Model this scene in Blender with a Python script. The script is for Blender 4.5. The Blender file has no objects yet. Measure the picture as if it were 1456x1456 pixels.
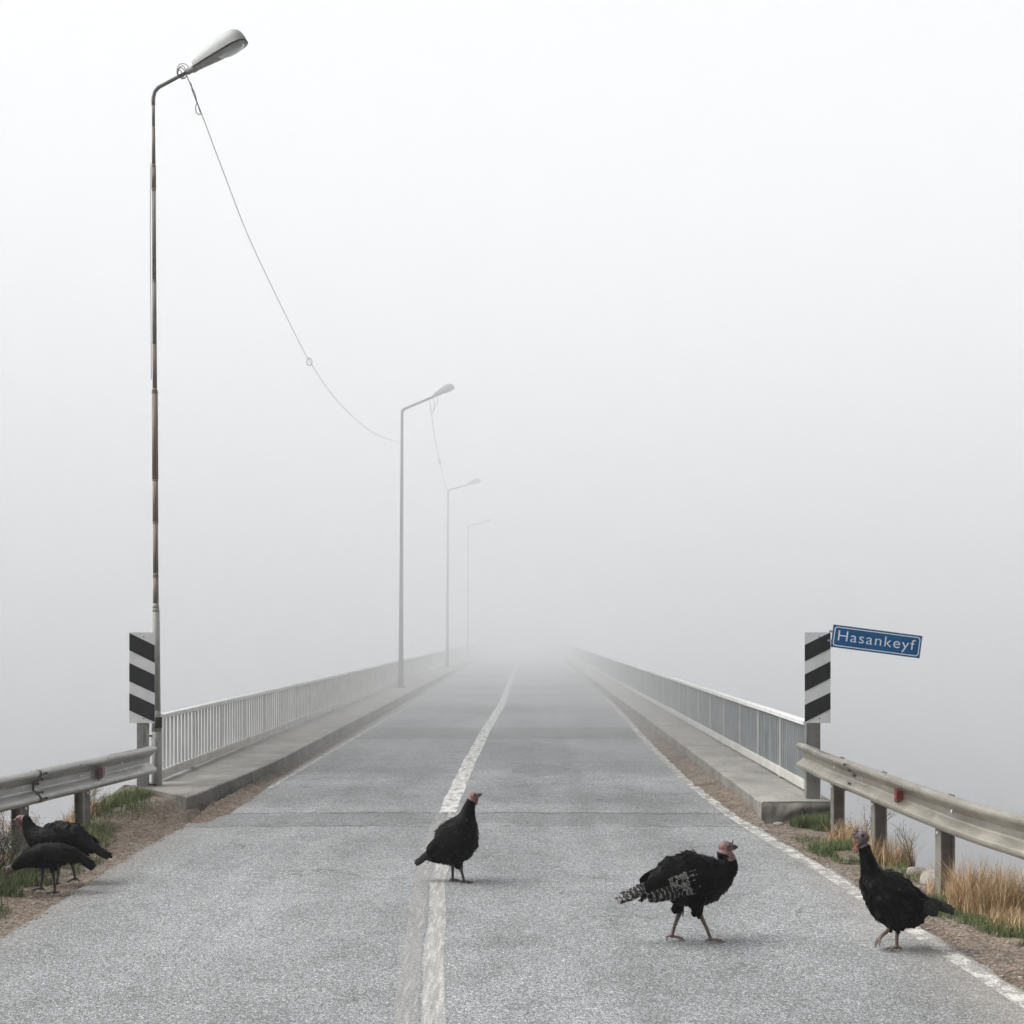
import bpy, bmesh, math, random
from mathutils import Vector, Matrix, noise
from mathutils.bvhtree import BVHTree
R = math.radians
random.seed(11)
sc = bpy.context.scene
col = sc.collection
CX, CY, F, H = 750.0, 898.0, 1880.0, 2.0        # camera facts read off the photograph

def P(px, py, Y):
    """photo pixel at a known distance -> metres"""
    return Vector(((px - CX) * Y / F, Y, H - (py - CY) * Y / F))
def lerp(a, b, t): return a + (b - a) * t
def interp(tab, x):
    if x <= tab[0][0]: return tab[0][1]
    for (a, va), (b, vb) in zip(tab, tab[1:]):
        if x <= b: return lerp(va, vb, (x - a) / (b - a))
    return tab[-1][1]
def nz(x, y, z=0.0): return noise.noise(Vector((x, y, z)))
def catmull(pts, n):
    """pts: tuples of floats; n samples per span"""
    out = []
    m = len(pts)
    for i in range(m - 1):
        p0 = pts[max(i - 1, 0)]; p1 = pts[i]; p2 = pts[i + 1]; p3 = pts[min(i + 2, m - 1)]
        for k in range(n):
            t = k / n
            out.append(tuple(.5 * (2 * b + (c - a) * t + (2 * a - 5 * b + 4 * c - d) * t * t + (3 * b - a - 3 * c + d) * t ** 3)
                             for a, b, c, d in zip(p0, p1, p2, p3)))
    out.append(tuple(pts[-1]))
    return out

# ------------------------------------------------------------------ object helpers
def tag(o, label=None, cat=None, group=None, kind=None):
    if label: o['label'] = label
    if cat: o['category'] = cat
    if group: o['group'] = group
    if kind: o['kind'] = kind
    return o
def empty(name, loc=(0, 0, 0), rz=0.0, label=None, cat=None, group=None):
    o = bpy.data.objects.new(name, None); col.objects.link(o)
    o.location = loc; o.rotation_euler = (0, 0, rz); o.empty_display_size = .2
    return tag(o, label, cat, group)
def obj(name, bm, mats, parent=None, smooth=False, loc=None):
    me = bpy.data.meshes.new(name)
    bm.to_mesh(me); bm.free()
    for m in (mats if isinstance(mats, (list, tuple)) else [mats]): me.materials.append(m)
    if smooth:
        for p in me.polygons: p.use_smooth = True
    o = bpy.data.objects.new(name, me); col.objects.link(o)
    if parent: o.parent = parent
    if loc is not None: o.location = loc
    return o
def box(bm, c, s, mi=0, bev=0.0, rot=None):
    M = Matrix.Translation(c)
    if rot is not None: M = M @ rot
    r = bmesh.ops.create_cube(bm, size=1.0, matrix=M @ Matrix.Diagonal((s[0], s[1], s[2], 1)))
    fs = set(f for v in r['verts'] for f in v.link_faces)
    if bev > 0:
        es = list(set(e for f in fs for e in f.edges))
        rr = bmesh.ops.bevel(bm, geom=es, offset=bev, segments=2, profile=.5, affect='EDGES')
        fs = set(rr['faces']) | set(f for f in fs if f.is_valid)
    for f in fs: f.material_index = mi
def tube(bm, pts, rad, n=8, mi=0, cap=True):
    pts = [Vector(p) for p in pts]
    rings = []; up = None
    for i, p in enumerate(pts):
        t = (pts[min(i + 1, len(pts) - 1)] - pts[max(i - 1, 0)]).normalized()
        if up is None:
            up = Vector((0, 0, 1)) if abs(t.z) < .9 else Vector((1, 0, 0))
        a = t.cross(up).normalized(); up = a.cross(t).normalized()
        r = rad[i] if isinstance(rad, (list, tuple)) else rad
        rings.append([bm.verts.new(p + (a * math.cos(q) + up * math.sin(q)) * r) for q in [2 * math.pi * k / n for k in range(n)]])
    for A, B in zip(rings, rings[1:]):
        for k in range(n):
            f = bm.faces.new((A[k], A[(k + 1) % n], B[(k + 1) % n], B[k])); f.material_index = mi; f.smooth = True
    if cap:
        for ring in (rings[0][::-1], rings[-1]):
            f = bm.faces.new(ring); f.material_index = mi
def quad(bm, pts, mi=0):
    f = bm.faces.new([bm.verts.new(p) for p in pts]); f.material_index = mi
    return f

# ------------------------------------------------------------------ material helpers
class N:
    def __init__(s, name):
        s.m = bpy.data.materials.new(name); s.m.use_nodes = True
        s.t = s.m.node_tree; s.b = s.t.nodes['Principled BSDF']; s.out = s.t.nodes['Material Output']
    def n(s, typ, **kw):
        x = s.t.nodes.new(typ)
        for k, v in kw.items():
            if k.startswith('i_'):
                key = k[2:]; key = int(key) if key.isdigit() else key.replace('_', ' ')
                sock = x.inputs[key]
                if hasattr(v, 'node'): s.t.links.new(v, sock)
                else: sock.default_value = v
            else: setattr(x, k, v)
        return x
    def math(s, op, a, b=0.0, c=None, clamp=False):
        x = s.n('ShaderNodeMath', operation=op, use_clamp=clamp)
        for i, v in enumerate((a, b, c)):
            if v is None: continue
            if hasattr(v, 'node'): s.t.links.new(v, x.inputs[i])
            else: x.inputs[i].default_value = v
        return x.outputs[0]
    def noise(s, scale, detail=4, rough=.55, vec=None, dist=0.0):
        x = s.n('ShaderNodeTexNoise')
        x.inputs['Scale'].default_value = scale; x.inputs['Detail'].default_value = detail
        x.inputs['Roughness'].default_value = rough; x.inputs['Distortion'].default_value = dist
        s.t.links.new(vec if vec is not None else s.co(), x.inputs['Vector'])
        return x.outputs[0]
    def co(s):
        if not hasattr(s, '_co'): s._co = s.n('ShaderNodeTexCoord').outputs['Object']
        return s._co
    def scaled(s, v):
        x = s.n('ShaderNodeMapping'); x.inputs['Scale'].default_value = v
        s.t.links.new(s.co(), x.inputs[0]); return x.outputs[0]
    def ramp(s, fac, stops, interp='LINEAR'):
        x = s.n('ShaderNodeValToRGB'); e = x.color_ramp.elements; x.color_ramp.interpolation = interp
        while len(e) < len(stops): e.new(.5)
        for el, (p, c) in zip(e, stops):
            el.position = p; el.color = (c, c, c, 1) if isinstance(c, (int, float)) else (*c, 1)
        s.t.links.new(fac, x.inputs[0]); return x.outputs[0]
    def mix(s, fac, a, b, mode='MIX'):
        x = s.n('ShaderNodeMix', data_type='RGBA', blend_type=mode)
        for i, v in ((0, fac), (6, a), (7, b)):
            if hasattr(v, 'node'): s.t.links.new(v, x.inputs[i])
            elif i == 0: x.inputs[i].default_value = v
            else: x.inputs[i].default_value = (*v, 1)
        return x.outputs[2]
    def set(s, key, v):
        if hasattr(v, 'node'): s.t.links.new(v, s.b.inputs[key])
        elif key == 'Base Color': s.b.inputs[key].default_value = (*v, 1)
        else: s.b.inputs[key].default_value = v
    def bump(s, h, strength=.5, dist=.01):
        x = s.n('ShaderNodeBump'); x.inputs['Strength'].default_value = strength; x.inputs['Distance'].default_value = dist
        s.t.links.new(h, x.inputs['Height']); s.t.links.new(x.outputs[0], s.b.inputs['Normal'])
    def alpha(s, fac): s.t.links.new(fac, s.b.inputs['Alpha'])

def m_varied(name, c1, c2, rough=.7, metal=0.0, scale=6, bump=.2, bscale=40, bdist=.004, spec=.4):
    k = N(name)
    k.set('Base Color', k.mix(k.ramp(k.noise(scale, 6), [(.35, 0.), (.68, 1.)]), c1, c2))
    k.set('Roughness', rough); k.set('Metallic', metal); k.set('Specular IOR Level', spec)
    if bump: k.bump(k.noise(bscale, 5), bump, bdist)
    return k.m

def m_asphalt():
    k = N('asphalt')
    v = k.n('ShaderNodeTexVoronoi'); v.inputs['Scale'].default_value = 125
    k.t.links.new(k.co(), v.inputs['Vector'])
    w = k.n('ShaderNodeTexVoronoi'); w.inputs['Scale'].default_value = 55
    k.t.links.new(k.co(), w.inputs['Vector'])
    sp = k.n('ShaderNodeSeparateColor'); k.t.links.new(v.outputs['Color'], sp.inputs[0])
    sq = k.n('ShaderNodeSeparateColor'); k.t.links.new(w.outputs['Color'], sq.inputs[0])
    fine = k.ramp(sp.outputs[0], [(0., .105), (.3, .18), (.6, .248), (.86, .335), (1., .50)])
    coarse = k.ramp(sq.outputs[1], [(0., .80), (.5, 1.), (1., 1.18)])
    c = k.mix(1.0, fine, coarse, 'MULTIPLY')
    big = k.ramp(k.noise(.55, 5, .6, k.scaled((1., .45, 1.))), [(.3, .70), (.52, 1.0), (.72, 1.2)])
    c = k.mix(1.0, c, big, 'MULTIPLY')
    stain = k.ramp(k.noise(2.3, 6, .65), [(.34, .78), (.5, 1.0)])
    c = k.mix(.7, c, stain, 'MULTIPLY')
    c = k.mix(1.0, c, (.955, .995, 1.02), 'MULTIPLY')
    x = k.n('ShaderNodeSeparateXYZ'); k.t.links.new(k.co(), x.inputs[0])
    X, Y = x.outputs[0], x.outputs[1]
    # transverse bands of resurfacing on the deck
    band = k.n('ShaderNodeMapRange'); k.t.links.new(Y, band.inputs[0])
    wob = k.math('MULTIPLY', k.math('SUBTRACT', k.noise(1.3, 4), .5), .9)
    yy = k.math('ADD', Y, wob)
    def between(a, b, soft):
        lo = k.n('ShaderNodeMapRange', interpolation_type='SMOOTHSTEP'); k.t.links.new(yy, lo.inputs[0])
        lo.inputs[1].default_value = a - soft; lo.inputs[2].default_value = a + soft
        hi = k.n('ShaderNodeMapRange', interpolation_type='SMOOTHSTEP'); k.t.links.new(yy, hi.inputs[0])
        hi.inputs[1].default_value = b - soft; hi.inputs[2].default_value = b + soft
        return k.math('SUBTRACT', lo.outputs[0], hi.outputs[0])
    for a, b, s_ , val in ((24.6, 27.6, .25, .72), (13.6, 14.55, .05, .80), (15.2, 16.4, .4, .86), (17.2, 18.8, .5, 1.18), (32, 35.5, .5, .80), (41, 42, .3, .82), (46, 49, .4, .76), (58, 60, .5, .8), (11.2, 12.6, .6, .93), (8.2, 9.0, .5, 1.06)):
        c = k.mix(k.math('MULTIPLY', between(a, b, s_), 1.0), c, k.mix(1.0, c, (val, val, val), 'MULTIPLY'))
    # the dark oval patch on the right lane
    px = k.math('DIVIDE', k.math('SUBTRACT', X, .18), .42); py = k.math('DIVIDE', k.math('SUBTRACT', Y, 19.1), .95)
    d = k.math('ADD', k.math('MULTIPLY', px, px), k.math('MULTIPLY', py, py))
    d = k.math('ADD', d, k.math('MULTIPLY', k.math('SUBTRACT', k.noise(2.4, 3), .5), 1.2))
    c = k.mix(k.ramp(d, [(.75, .8), (1.0, 0.)]), c, k.mix(1.0, c, (.72, .73, .74), 'MULTIPLY'))
    # transverse cracks
    for y0, wd, lo, hi in ((14.52, .022, .30, .42), (13.55, .018, .42, .54), (17.1, .012, .55, .62), (9.75, .005, .56, .62), (16.3, .01, .56, .62)):
        wv = k.math('MULTIPLY', k.math('SUBTRACT', k.noise(1.3, 9, .68, k.scaled((1, .15, 1))), .5), .62)
        q = k.math('ABSOLUTE', k.math('SUBTRACT', k.math('ADD', Y, wv), y0))
        msk = k.ramp(k.math('DIVIDE', q, wd * 2), [(.3, 1.), (1., 0.)])
        gate = k.ramp(k.noise(.8, 3, .6, k.scaled((1, .3, 1))), [(lo, 0.), (hi, 1.)])
        c = k.mix(k.math('MULTIPLY', k.math('MULTIPLY', msk, k.math('MULTIPLY', gate, k.ramp(k.noise(9, 4, .7), [(.36, .15), (.56, 1.)]))), .85), c, (.03, .03, .032))
    # wheel tracks polished smoother and darker, oil drip line between them
    for cx_, wd, val in ((-2.75, .34, .90), (-1.55, .34, .92), (-.05, .34, .90), (1.25, .34, .91), (.60, .16, .88), (-2.15, .16, .90)):
        q = k.math('DIVIDE', k.math('SUBTRACT', k.math('ADD', X, k.math('MULTIPLY', k.math('SUBTRACT', k.noise(.7, 4, .6, k.scaled((1, .3, 1))), .5), .5)), cx_), wd)
        g_ = k.ramp(k.math('MULTIPLY', q, q), [(0., 1.), (1., 0.)], 'EASE')
        g_ = k.math('MULTIPLY', g_, k.ramp(k.noise(1.7, 6, .7, k.scaled((1, .35, 1))), [(.36, .2), (.62, 1.)]))
        c = k.mix(g_, c, k.mix(1.0, c, (val, val, val), 'MULTIPLY'))
    # wandering hairline cracks
    ve = k.n('ShaderNodeTexVoronoi', feature='DISTANCE_TO_EDGE'); ve.inputs['Scale'].default_value = .42
    wv_ = k.n('ShaderNodeVectorMath', operation='ADD'); nv = k.n('ShaderNodeTexNoise'); nv.inputs['Scale'].default_value = 2.2; nv.inputs['Detail'].default_value = 7
    k.t.links.new(k.co(), nv.inputs['Vector']); k.t.links.new(k.co(), wv_.inputs[0]); k.t.links.new(nv.outputs['Color'], wv_.inputs[1]); k.t.links.new(wv_.outputs[0], ve.inputs['Vector'])
    hc_ = k.ramp(ve.outputs[0], [(.0, 1.), (.006, 0.)])
    hc_ = k.math('MULTIPLY', hc_, k.ramp(k.noise(.9, 4, .6), [(.50, 0.), (.60, .8)]))
    c = k.mix(hc_, c, (.045, .045, .046))
    # small tar spots
    c = k.mix(k.ramp(k.noise(5.5, 3, .5), [(.70, 0.), (.73, .6)]), c, k.mix(1.0, c, (.6, .6, .6), 'MULTIPLY'))
    # dust blown in from both edges
    ed = k.math('ABSOLUTE', k.math('ADD', X, .52))
    ed = k.math('ADD', ed, k.math('MULTIPLY', k.math('SUBTRACT', k.noise(3.0, 6, .65), .5), .9))
    c = k.mix(k.ramp(ed, [(.262, 0.), (.31, .45)]) if False else k.math('MULTIPLY', k.n('ShaderNodeMapRange', i_0=ed, i_1=2.55, i_2=3.15).outputs[0], .42), c, (.24, .21, .175))
    k.set('Base Color', c); k.set('Roughness', .82); k.set('Specular IOR Level', .3)
    k.bump(k.math('ADD', k.math('MULTIPLY', v.outputs['Distance'], -1.0), k.math('MULTIPLY', w.outputs['Distance'], -.6)), .55, .012)
    return k.m

def m_paint(name, colr, wear_lo, wear_hi, uv=True, streak=(1, 1, 1)):
    """worn road paint: a strip with u across (0..1), alpha eaten away by wear"""
    k = N(name)
    u = k.n('ShaderNodeSeparateXYZ'); tc = k.n('ShaderNodeTexCoord'); k.t.links.new(tc.outputs['UV'], u.inputs[0])
    e = k.math('SUBTRACT', 1.0, k.math('ABSOLUTE', k.math('SUBTRACT', k.math('MULTIPLY', u.outputs[0], 2.0), 1.0)))  # 0 at edges
    e = k.math('MULTIPLY', e, 4.5, clamp=True)
    wear = k.noise(7, 8, .68, k.scaled(streak)); fine = k.noise(75, 3, .6)
    h = k.math('ADD', k.math('MULTIPLY', wear, .62), k.math('MULTIPLY', fine, .38))
    h = k.math('ADD', h, k.math('MULTIPLY', k.math('SUBTRACT', e, 1.0), .28))
    a = k.ramp(h, [(wear_lo, 0.), (wear_hi, 1.)])
    k.set('Base Color', k.mix(k.noise(40, 4), tuple(x * .78 for x in colr), colr)); k.set('Roughness', .75)
    k.alpha(a)
    return k.m

def m_dirt():
    k = N('dirt')
    c = k.mix(k.ramp(k.noise(3.2, 8, .65), [(.35, 0.), (.65, 1.)]), (.115, .088, .068), (.205, .167, .135))
    c = k.mix(k.ramp(k.noise(1.1, 4), [(.45, 0.), (.7, .6)]), c, (.19, .175, .155))
    v = k.n('ShaderNodeTexVoronoi'); v.inputs['Scale'].default_value = 48; k.t.links.new(k.co(), v.inputs['Vector'])
    sp = k.n('ShaderNodeSeparateColor'); k.t.links.new(v.outputs['Color'], sp.inputs[0])
    c = k.mix(1.0, c, k.ramp(sp.outputs[0], [(0., .5), (.5, .95), (1., 1.5)]), 'MULTIPLY')
    k.set('Base Color', c); k.set('Roughness', .95); k.set('Specular IOR Level', .15)
    k.bump(k.math('ADD', k.noise(26, 8, .7), k.math('MULTIPLY', v.outputs['Distance'], -.6)), .8, .02)
    return k.m

def m_concrete(name, a, b, rough=.9):
    k = N(name)
    c = k.mix(k.ramp(k.noise(1.6, 8, .65), [(.35, 0.), (.68, 1.)]), a, b)
    c = k.mix(k.ramp(k.noise(150, 2), [(.38, .35), (.55, 0.)]), c, tuple(x * .45 for x in a))
    c = k.mix(k.ramp(k.noise(9, 6, .7), [(.60, 0.), (.75, .5)]), c, (.20, .17, .14))
    c = k.mix(1.0, c, k.ramp(k.noise(24, 8, .75), [(.3, .68), (.5, 1.0), (.7, 1.22)]), 'MULTIPLY')
    c = k.mix(1.0, c, k.ramp(k.noise(240, 2, .5), [(.3, .72), (.7, 1.25)]), 'MULTIPLY')
    c = k.mix(1.0, c, k.ramp(k.noise(.8, 5, .6), [(.3, .85), (.7, 1.12)]), 'MULTIPLY')
    sx_ = k.n('ShaderNodeSeparateXYZ'); k.t.links.new(k.co(), sx_.inputs[0])
    fr = k.math('ABSOLUTE', k.math('SUBTRACT', k.math('FRACT', k.math('DIVIDE', k.math('ADD', sx_.outputs[1], k.math('MULTIPLY', k.noise(3, 3), .05)), 3.1)), .5))
    c = k.mix(k.ramp(k.math('MULTIPLY', fr, 100.0), [(.0, .75), (.5, .0)]), c, (.06, .055, .05))
    c = k.mix(k.ramp(k.noise(1.4, 7, .7, k.scaled((4, .5, 4))), [(.52, 0.), (.72, .45)]), c, (.15, .135, .115))
    k.set('Base Color', c); k.set('Roughness', rough); k.set('Specular IOR Level', .2)
    k.bump(k.math('ADD', k.noise(18, 8, .7), k.math('MULTIPLY', k.noise(120, 3), .4)), .5, .012)
    return k.m

def m_galv(name, a, b, metal=.55, rough=.5):
    k = N(name)
    c = k.mix(k.ramp(k.noise(2.2, 7, .6, k.scaled((1, 1, 3))), [(.35, 0.), (.66, 1.)]), a, b)
    c = k.mix(k.ramp(k.noise(6, 7, .75, k.scaled((4, 4, 1))), [(.58, 0.), (.75, .55)]), c, (.13, .105, .08))
    k.set('Base Color', c); k.set('Metallic', metal)
    k.set('Roughness', k.ramp(k.noise(9, 4), [(.3, rough - .1), (.7, rough + .15)]))
    k.bump(k.noise(60, 4), .12, .003)
    return k.m

def m_rust(name, a, b, c3, lo=.42, hi=.6):
    k = N(name)
    c = k.mix(k.ramp(k.noise(4.5, 8, .7, k.scaled((3, 3, 1))), [(lo, 0.), (hi, 1.)]), a, b)
    c = k.mix(k.ramp(k.noise(22, 5, .7), [(.5, 0.), (.72, .7)]), c, c3)
    k.set('Base Color', c); k.set('Roughness', .75); k.set('Metallic', .1)
    k.bump(k.noise(55, 5), .3, .003)
    return k.m

def m_attr(name, stops, rough=.6, spec=.3, trans=0.0, sheen=0.0):
    """colour picked by the per-piece 'shade' attribute"""
    k = N(name)
    a = k.n('ShaderNodeAttribute', attribute_name='shade')
    k.set('Base Color', k.ramp(a.outputs['Fac'], stops)); k.set('Roughness', rough); k.set('Specular IOR Level', spec)
    if sheen: k.set('Sheen Weight', sheen)
    return k.m

def m_barred(name, dark, light, bars, lo, hi, tip=True):
    """feather vane with pale cross bars running along the vane's own length (UV v)"""
    k = N(name)
    tc = k.n('ShaderNodeTexCoord'); u = k.n('ShaderNodeSeparateXYZ'); k.t.links.new(tc.outputs['UV'], u.inputs[0])
    wob = k.math('MULTIPLY', k.math('SUBTRACT', k.noise(60, 4, .7), .5), .34)
    sk = k.math('MULTIPLY', k.math('ABSOLUTE', k.math('SUBTRACT', u.outputs[0], .5)), .10)
    v = k.math('ADD', k.math('SUBTRACT', u.outputs[1], sk), wob)
    s_ = k.math('SINE', k.math('MULTIPLY', v, bars * 6.2832))
    f = k.ramp(k.math('ADD', k.math('MULTIPLY', s_, .5), .5), [(lo, 0.), (hi, 1.)])
    f = k.math('MULTIPLY', f, k.ramp(k.noise(45, 4, .7), [(.36, .15), (.55, 1.)]))
    c = k.mix(f, dark, light)
    if tip: c = k.mix(k.ramp(v, [(.955, 0.), (.985, .55)]), c, light)
    k.set('Base Color', c); k.set('Roughness', .6); k.set('Specular IOR Level', .25)
    return k.m

M = {}
M['asphalt'] = m_asphalt()
M['paint_edge'] = m_paint('white_road_paint', (.54, .53, .505), .42, .56)
M['paint_mid'] = m_paint('worn_road_paint', (.52, .51, .49), .36, .60, streak=(2.5, .5, 1))
M['paint_streak'] = m_paint('streaked_road_paint', (.46, .455, .44), .34, .62, True, (5, .45, 1))
M['paint_ghost'] = m_paint('faded_road_paint', (.38, .375, .365), .36, .68, True, (5, .45, 1))
M['paint_far'] = m_paint('white_line_paint', (.60, .595, .575), .33, .55, True, (1.5, .5, 1))
M['dirt'] = m_dirt()
M['concrete'] = m_concrete('pale_concrete', (.235, .23, .215), (.315, .305, .285))
M['kerb_concrete'] = m_concrete('rough_concrete', (.17, .165, .15), (.26, .25, .23))
M['old_concrete'] = m_concrete('crumbling_concrete', (.10, .095, .085), (.21, .20, .18))
M['galv'] = m_galv('galvanised_steel', (.30, .295, .28), (.43, .425, .41), .8, .36)
M['galv_warm'] = m_galv('aged_galvanised_steel', (.23, .21, .17), (.36, .34, .295), .7, .36)
M['post_steel'] = m_galv('dull_post_steel', (.12, .11, .095), (.22, .21, .19), .3, .6)
M['rail_cream'] = m_varied('cream_railing_paint', (.40, .39, .365), (.52, .51, .485), .6, 0, 3, .12, 30)
M['rail_white'] = m_varied('white_railing_paint', (.54, .54, .53), (.66, .66, .65), .55, 0, 4, .1, 30)
M['rail_grey'] = m_varied('grey_railing_paint', (.26, .28, .288), (.33, .35, .358), .6, 0, 3, .12, 30)
M['rust'] = m_rust('rusted_pole_paint', (.25, .212, .187), (.21, .165, .138), (.28, .245, .218))
M['pole_grey'] = m_rust('weathered_grey_pole', (.225, .222, .21), (.265, .262, .25), (.225, .195, .17), .4, .65)
M['pole_pale'] = m_rust('pale_grey_pole_paint', (.30, .30, .285), (.37, .37, .35), (.24, .225, .20), .4, .65)
M['pole_dim'] = m_rust('zinc_pole', (.075, .08, .08), (.10, .104, .104), (.07, .065, .06), .4, .65)
M['lamp_shell'] = m_varied('lamp_shell_paint', (.25, .26, .255), (.32, .33, .325), .5, .2, 9, .1, 50)
M['lamp_under'] = m_varied('lamp_underside', (.34, .335, .32), (.44, .43, .415), .6, .1, 16, .2, 50)
M['lamp_rim'] = m_varied('lamp_rim_metal', (.10, .095, .09), (.16, .15, .145), .5, .4, 12, .1, 40)
def m_lens():
    k = N('frosted_lens'); k.set('Base Color', (.62, .64, .63)); k.set('Roughness', .15); k.set('Transmission Weight', .35); k.set('IOR', 1.35)
    return k.m
M['lens'] = m_lens()
M['black_iron'] = m_varied('dark_metal', (.035, .033, .03), (.07, .062, .055), .6, .2, 10, .2)
M['cable'] = m_varied('cable_sheath', (.10, .095, .092), (.15, .145, .14), .6, 0, 10, 0)
M['sign_white'] = m_varied('white_sign_sheeting', (.64, .655, .655), (.74, .755, .755), .45, 0, 5, .04, 20)
M['sign_black'] = m_varied('black_sign_sheeting', (.010, .011, .013), (.020, .021, .023), .6, 0, 8, .04, 20)
M['sign_blue'] = m_varied('blue_sign_sheeting', (.0, .092, .255), (.003, .12, .32), .45, 0, 7, .05, 30)
M['sign_letter'] = m_varied('white_sign_lettering', (.76, .78, .80), (.82, .84, .86), .45, 0, 6, 0)
M['sign_back'] = m_varied('sign_metal_back', (.3, .3, .3), (.4, .4, .4), .5, .6, 6, .05)
M['reflector'] = m_varied('red_reflector', (.13, .016, .013), (.19, .026, .02), .35, 0, 20, .2)
M['reflector_old'] = m_varied('faded_red_reflector', (.22, .13, .11), (.28, .17, .15), .6, 0, 20, .2)
M['bolt_pale'] = m_varied('bright_bolt_head', (.75, .75, .74), (.85, .85, .84), .3, .3, 20, 0)  # near-white finish for the small round dots on guardrail posts and beams
M['bolt_dark'] = m_varied('dark_bolt_head', (.05, .048, .045), (.09, .085, .08), .5, .4, 20, 0)
M['pipe_pale'] = m_varied('pale_pipe', (.42, .42, .41), (.52, .52, .51), .5, 0, 4, .1)
M['pipe_dark'] = m_varied('dark_pipe', (.17, .165, .155), (.24, .23, .22), .6, 0, 4, .2)
M['stone'] = m_varied('stone', (.20, .18, .155), (.33, .30, .27), .9, 0, 12, .5, 60, .01)
M['grass'] = m_attr('grass_blades', [(0., (.045, .068, .022)), (.5, (.105, .140, .048)), (.8, (.18, .205, .080)), (1., (.34, .30, .16))], .7)
M['dry'] = m_attr('dry_grass_blades', [(0., (.22, .135, .068)), (.5, (.43, .295, .155)), (1., (.63, .505, .33))], .75)
M['weed'] = m_attr('weed_leaves', [(0., (.045, .055, .035)), (.6, (.12, .135, .095)), (1., (.26, .26, .20))], .75)
M['twig'] = m_varied('dark_twig', (.035, .028, .022), (.07, .055, .042), .85, 0, 30, .2)
M['fluff'] = m_attr('dry_seed_heads', [(0., (.22, .12, .075)), (.6, (.42, .27, .17)), (1., (.60, .47, .35))], .85)
M['plumage'] = m_attr('black_plumage', [(0., (.0004, .0004, .0005)), (.55, (.0015, .0015, .0015)), (.85, (.0042, .0042, .0043)), (1., (.0105, .010, .0095))], .5, .07)
M['barred'] = m_barred('barred_feather', (.004, .004, .004), (.34, .335, .32), 5.5, .89, 1.0)
M['speckled'] = m_barred('speckled_feather', (.007, .007, .007), (.34, .335, .325), 13, .52, .70, False)
M['dull_barred'] = m_barred('faintly_barred_feather', (.003, .003, .003), (.06, .058, .055), 8, .80, .99)
def m_skin(name, a, b, c3):
    k = N(name)
    c = k.mix(k.ramp(k.noise(55, 5, .6), [(.42, 0.), (.56, 1.)]), a, b)
    c = k.mix(k.ramp(k.noise(100, 3, .6), [(.50, 0.), (.60, .9)]), c, c3)
    k.set('Base Color', c); k.set('Roughness', .55); k.set('Subsurface Weight', .1); k.set('Subsurface Radius', (.01, .004, .003))
    k.bump(k.noise(130, 4), .7, .006)
    return k.m
M['skin_pink'] = m_skin('pink_head_skin', (.22, .095, .085), (.14, .072, .07), (.085, .07, .078))
M['skin_grey'] = m_skin('blue_grey_head_skin', (.085, .075, .08), (.15, .10, .10), (.04, .035, .04))
M['wattle_red'] = m_skin('red_wattle_skin', (.19, .038, .033), (.14, .03, .028), (.24, .075, .065))
M['wattle_pink'] = m_skin('pale_red_wattle_skin', (.36, .125, .10), (.27, .09, .078), (.42, .18, .15))
M['leg_grey'] = m_varied('dark_leg_scales', (.030, .025, .023), (.065, .053, .048), .55, 0, 60, .5, 160, .004)
M['leg_brown'] = m_varied('brown_leg_scales', (.085, .058, .048), (.16, .11, .09), .55, 0, 60, .5, 160, .004)
M['beak'] = m_varied('horn_beak', (.030, .025, .022), (.08, .065, .05), .4, 0, 50, .1)
def m_eye():
    k = N('eye_gloss'); k.set('Base Color', (.006, .005, .004)); k.set('Roughness', .12); return k.m
M['eye'] = m_eye()
def m_water():
    k = N('water'); k.set('Base Color', (.04, .058, .075)); k.set('Roughness', .12); k.set('IOR', 1.33)
    k.bump(k.noise(1.2, 4, .6, k.scaled((1, .5, 1))), .12, .06)
    return k.m
M['water'] = m_water()
def m_air(name, dens, colr=(.9835, .9895, .9965)):
    m = bpy.data.materials.new(name); m.use_nodes = True; t = m.node_tree
    t.nodes.remove(t.nodes['Principled BSDF'])
    v = t.nodes.new('ShaderNodeVolumePrincipled')
    v.inputs['Color'].default_value = (*colr, 1); v.inputs['Density'].default_value = dens; v.inputs['Anisotropy'].default_value = 0.0
    t.links.new(v.outputs[0], t.nodes['Material Output'].inputs['Volume'])
    return m

# ------------------------------------------------------------------ SETTING: ground, water, road
ROAD_L = [(-8, -3.30), (6, -3.38), (8.6, -3.43), (11.9, -3.53), (14.3, -3.55), (14.35, -3.49), (170, -3.49)]
LINE_R = [(-8, 3.6), (4, 2.95), (6, 2.77), (7.13, 2.68), (8.7, 2.59), (10.84, 2.48), (12.66, 2.32), (14.35, 2.21), (17.7, 2.12), (23.9, 2.16), (30, 2.25), (37, 2.33), (60, 2.33), (170, 2.33)]
KERB_R, KERB_L = 2.47, -3.50
LINE_C = [(-8, -.2), (4, -.44), (6.74, -.545), (8.5, -.66), (10.5, -.77), (13, -.85), (15.5, -.89), (20, -.89), (26.5, -.845), (37, -.70), (60, -.69), (170, -.70)]
DECK_Y0, DECK_Y1 = 14.0, 165.0
WATER_Z = -9.0

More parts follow.
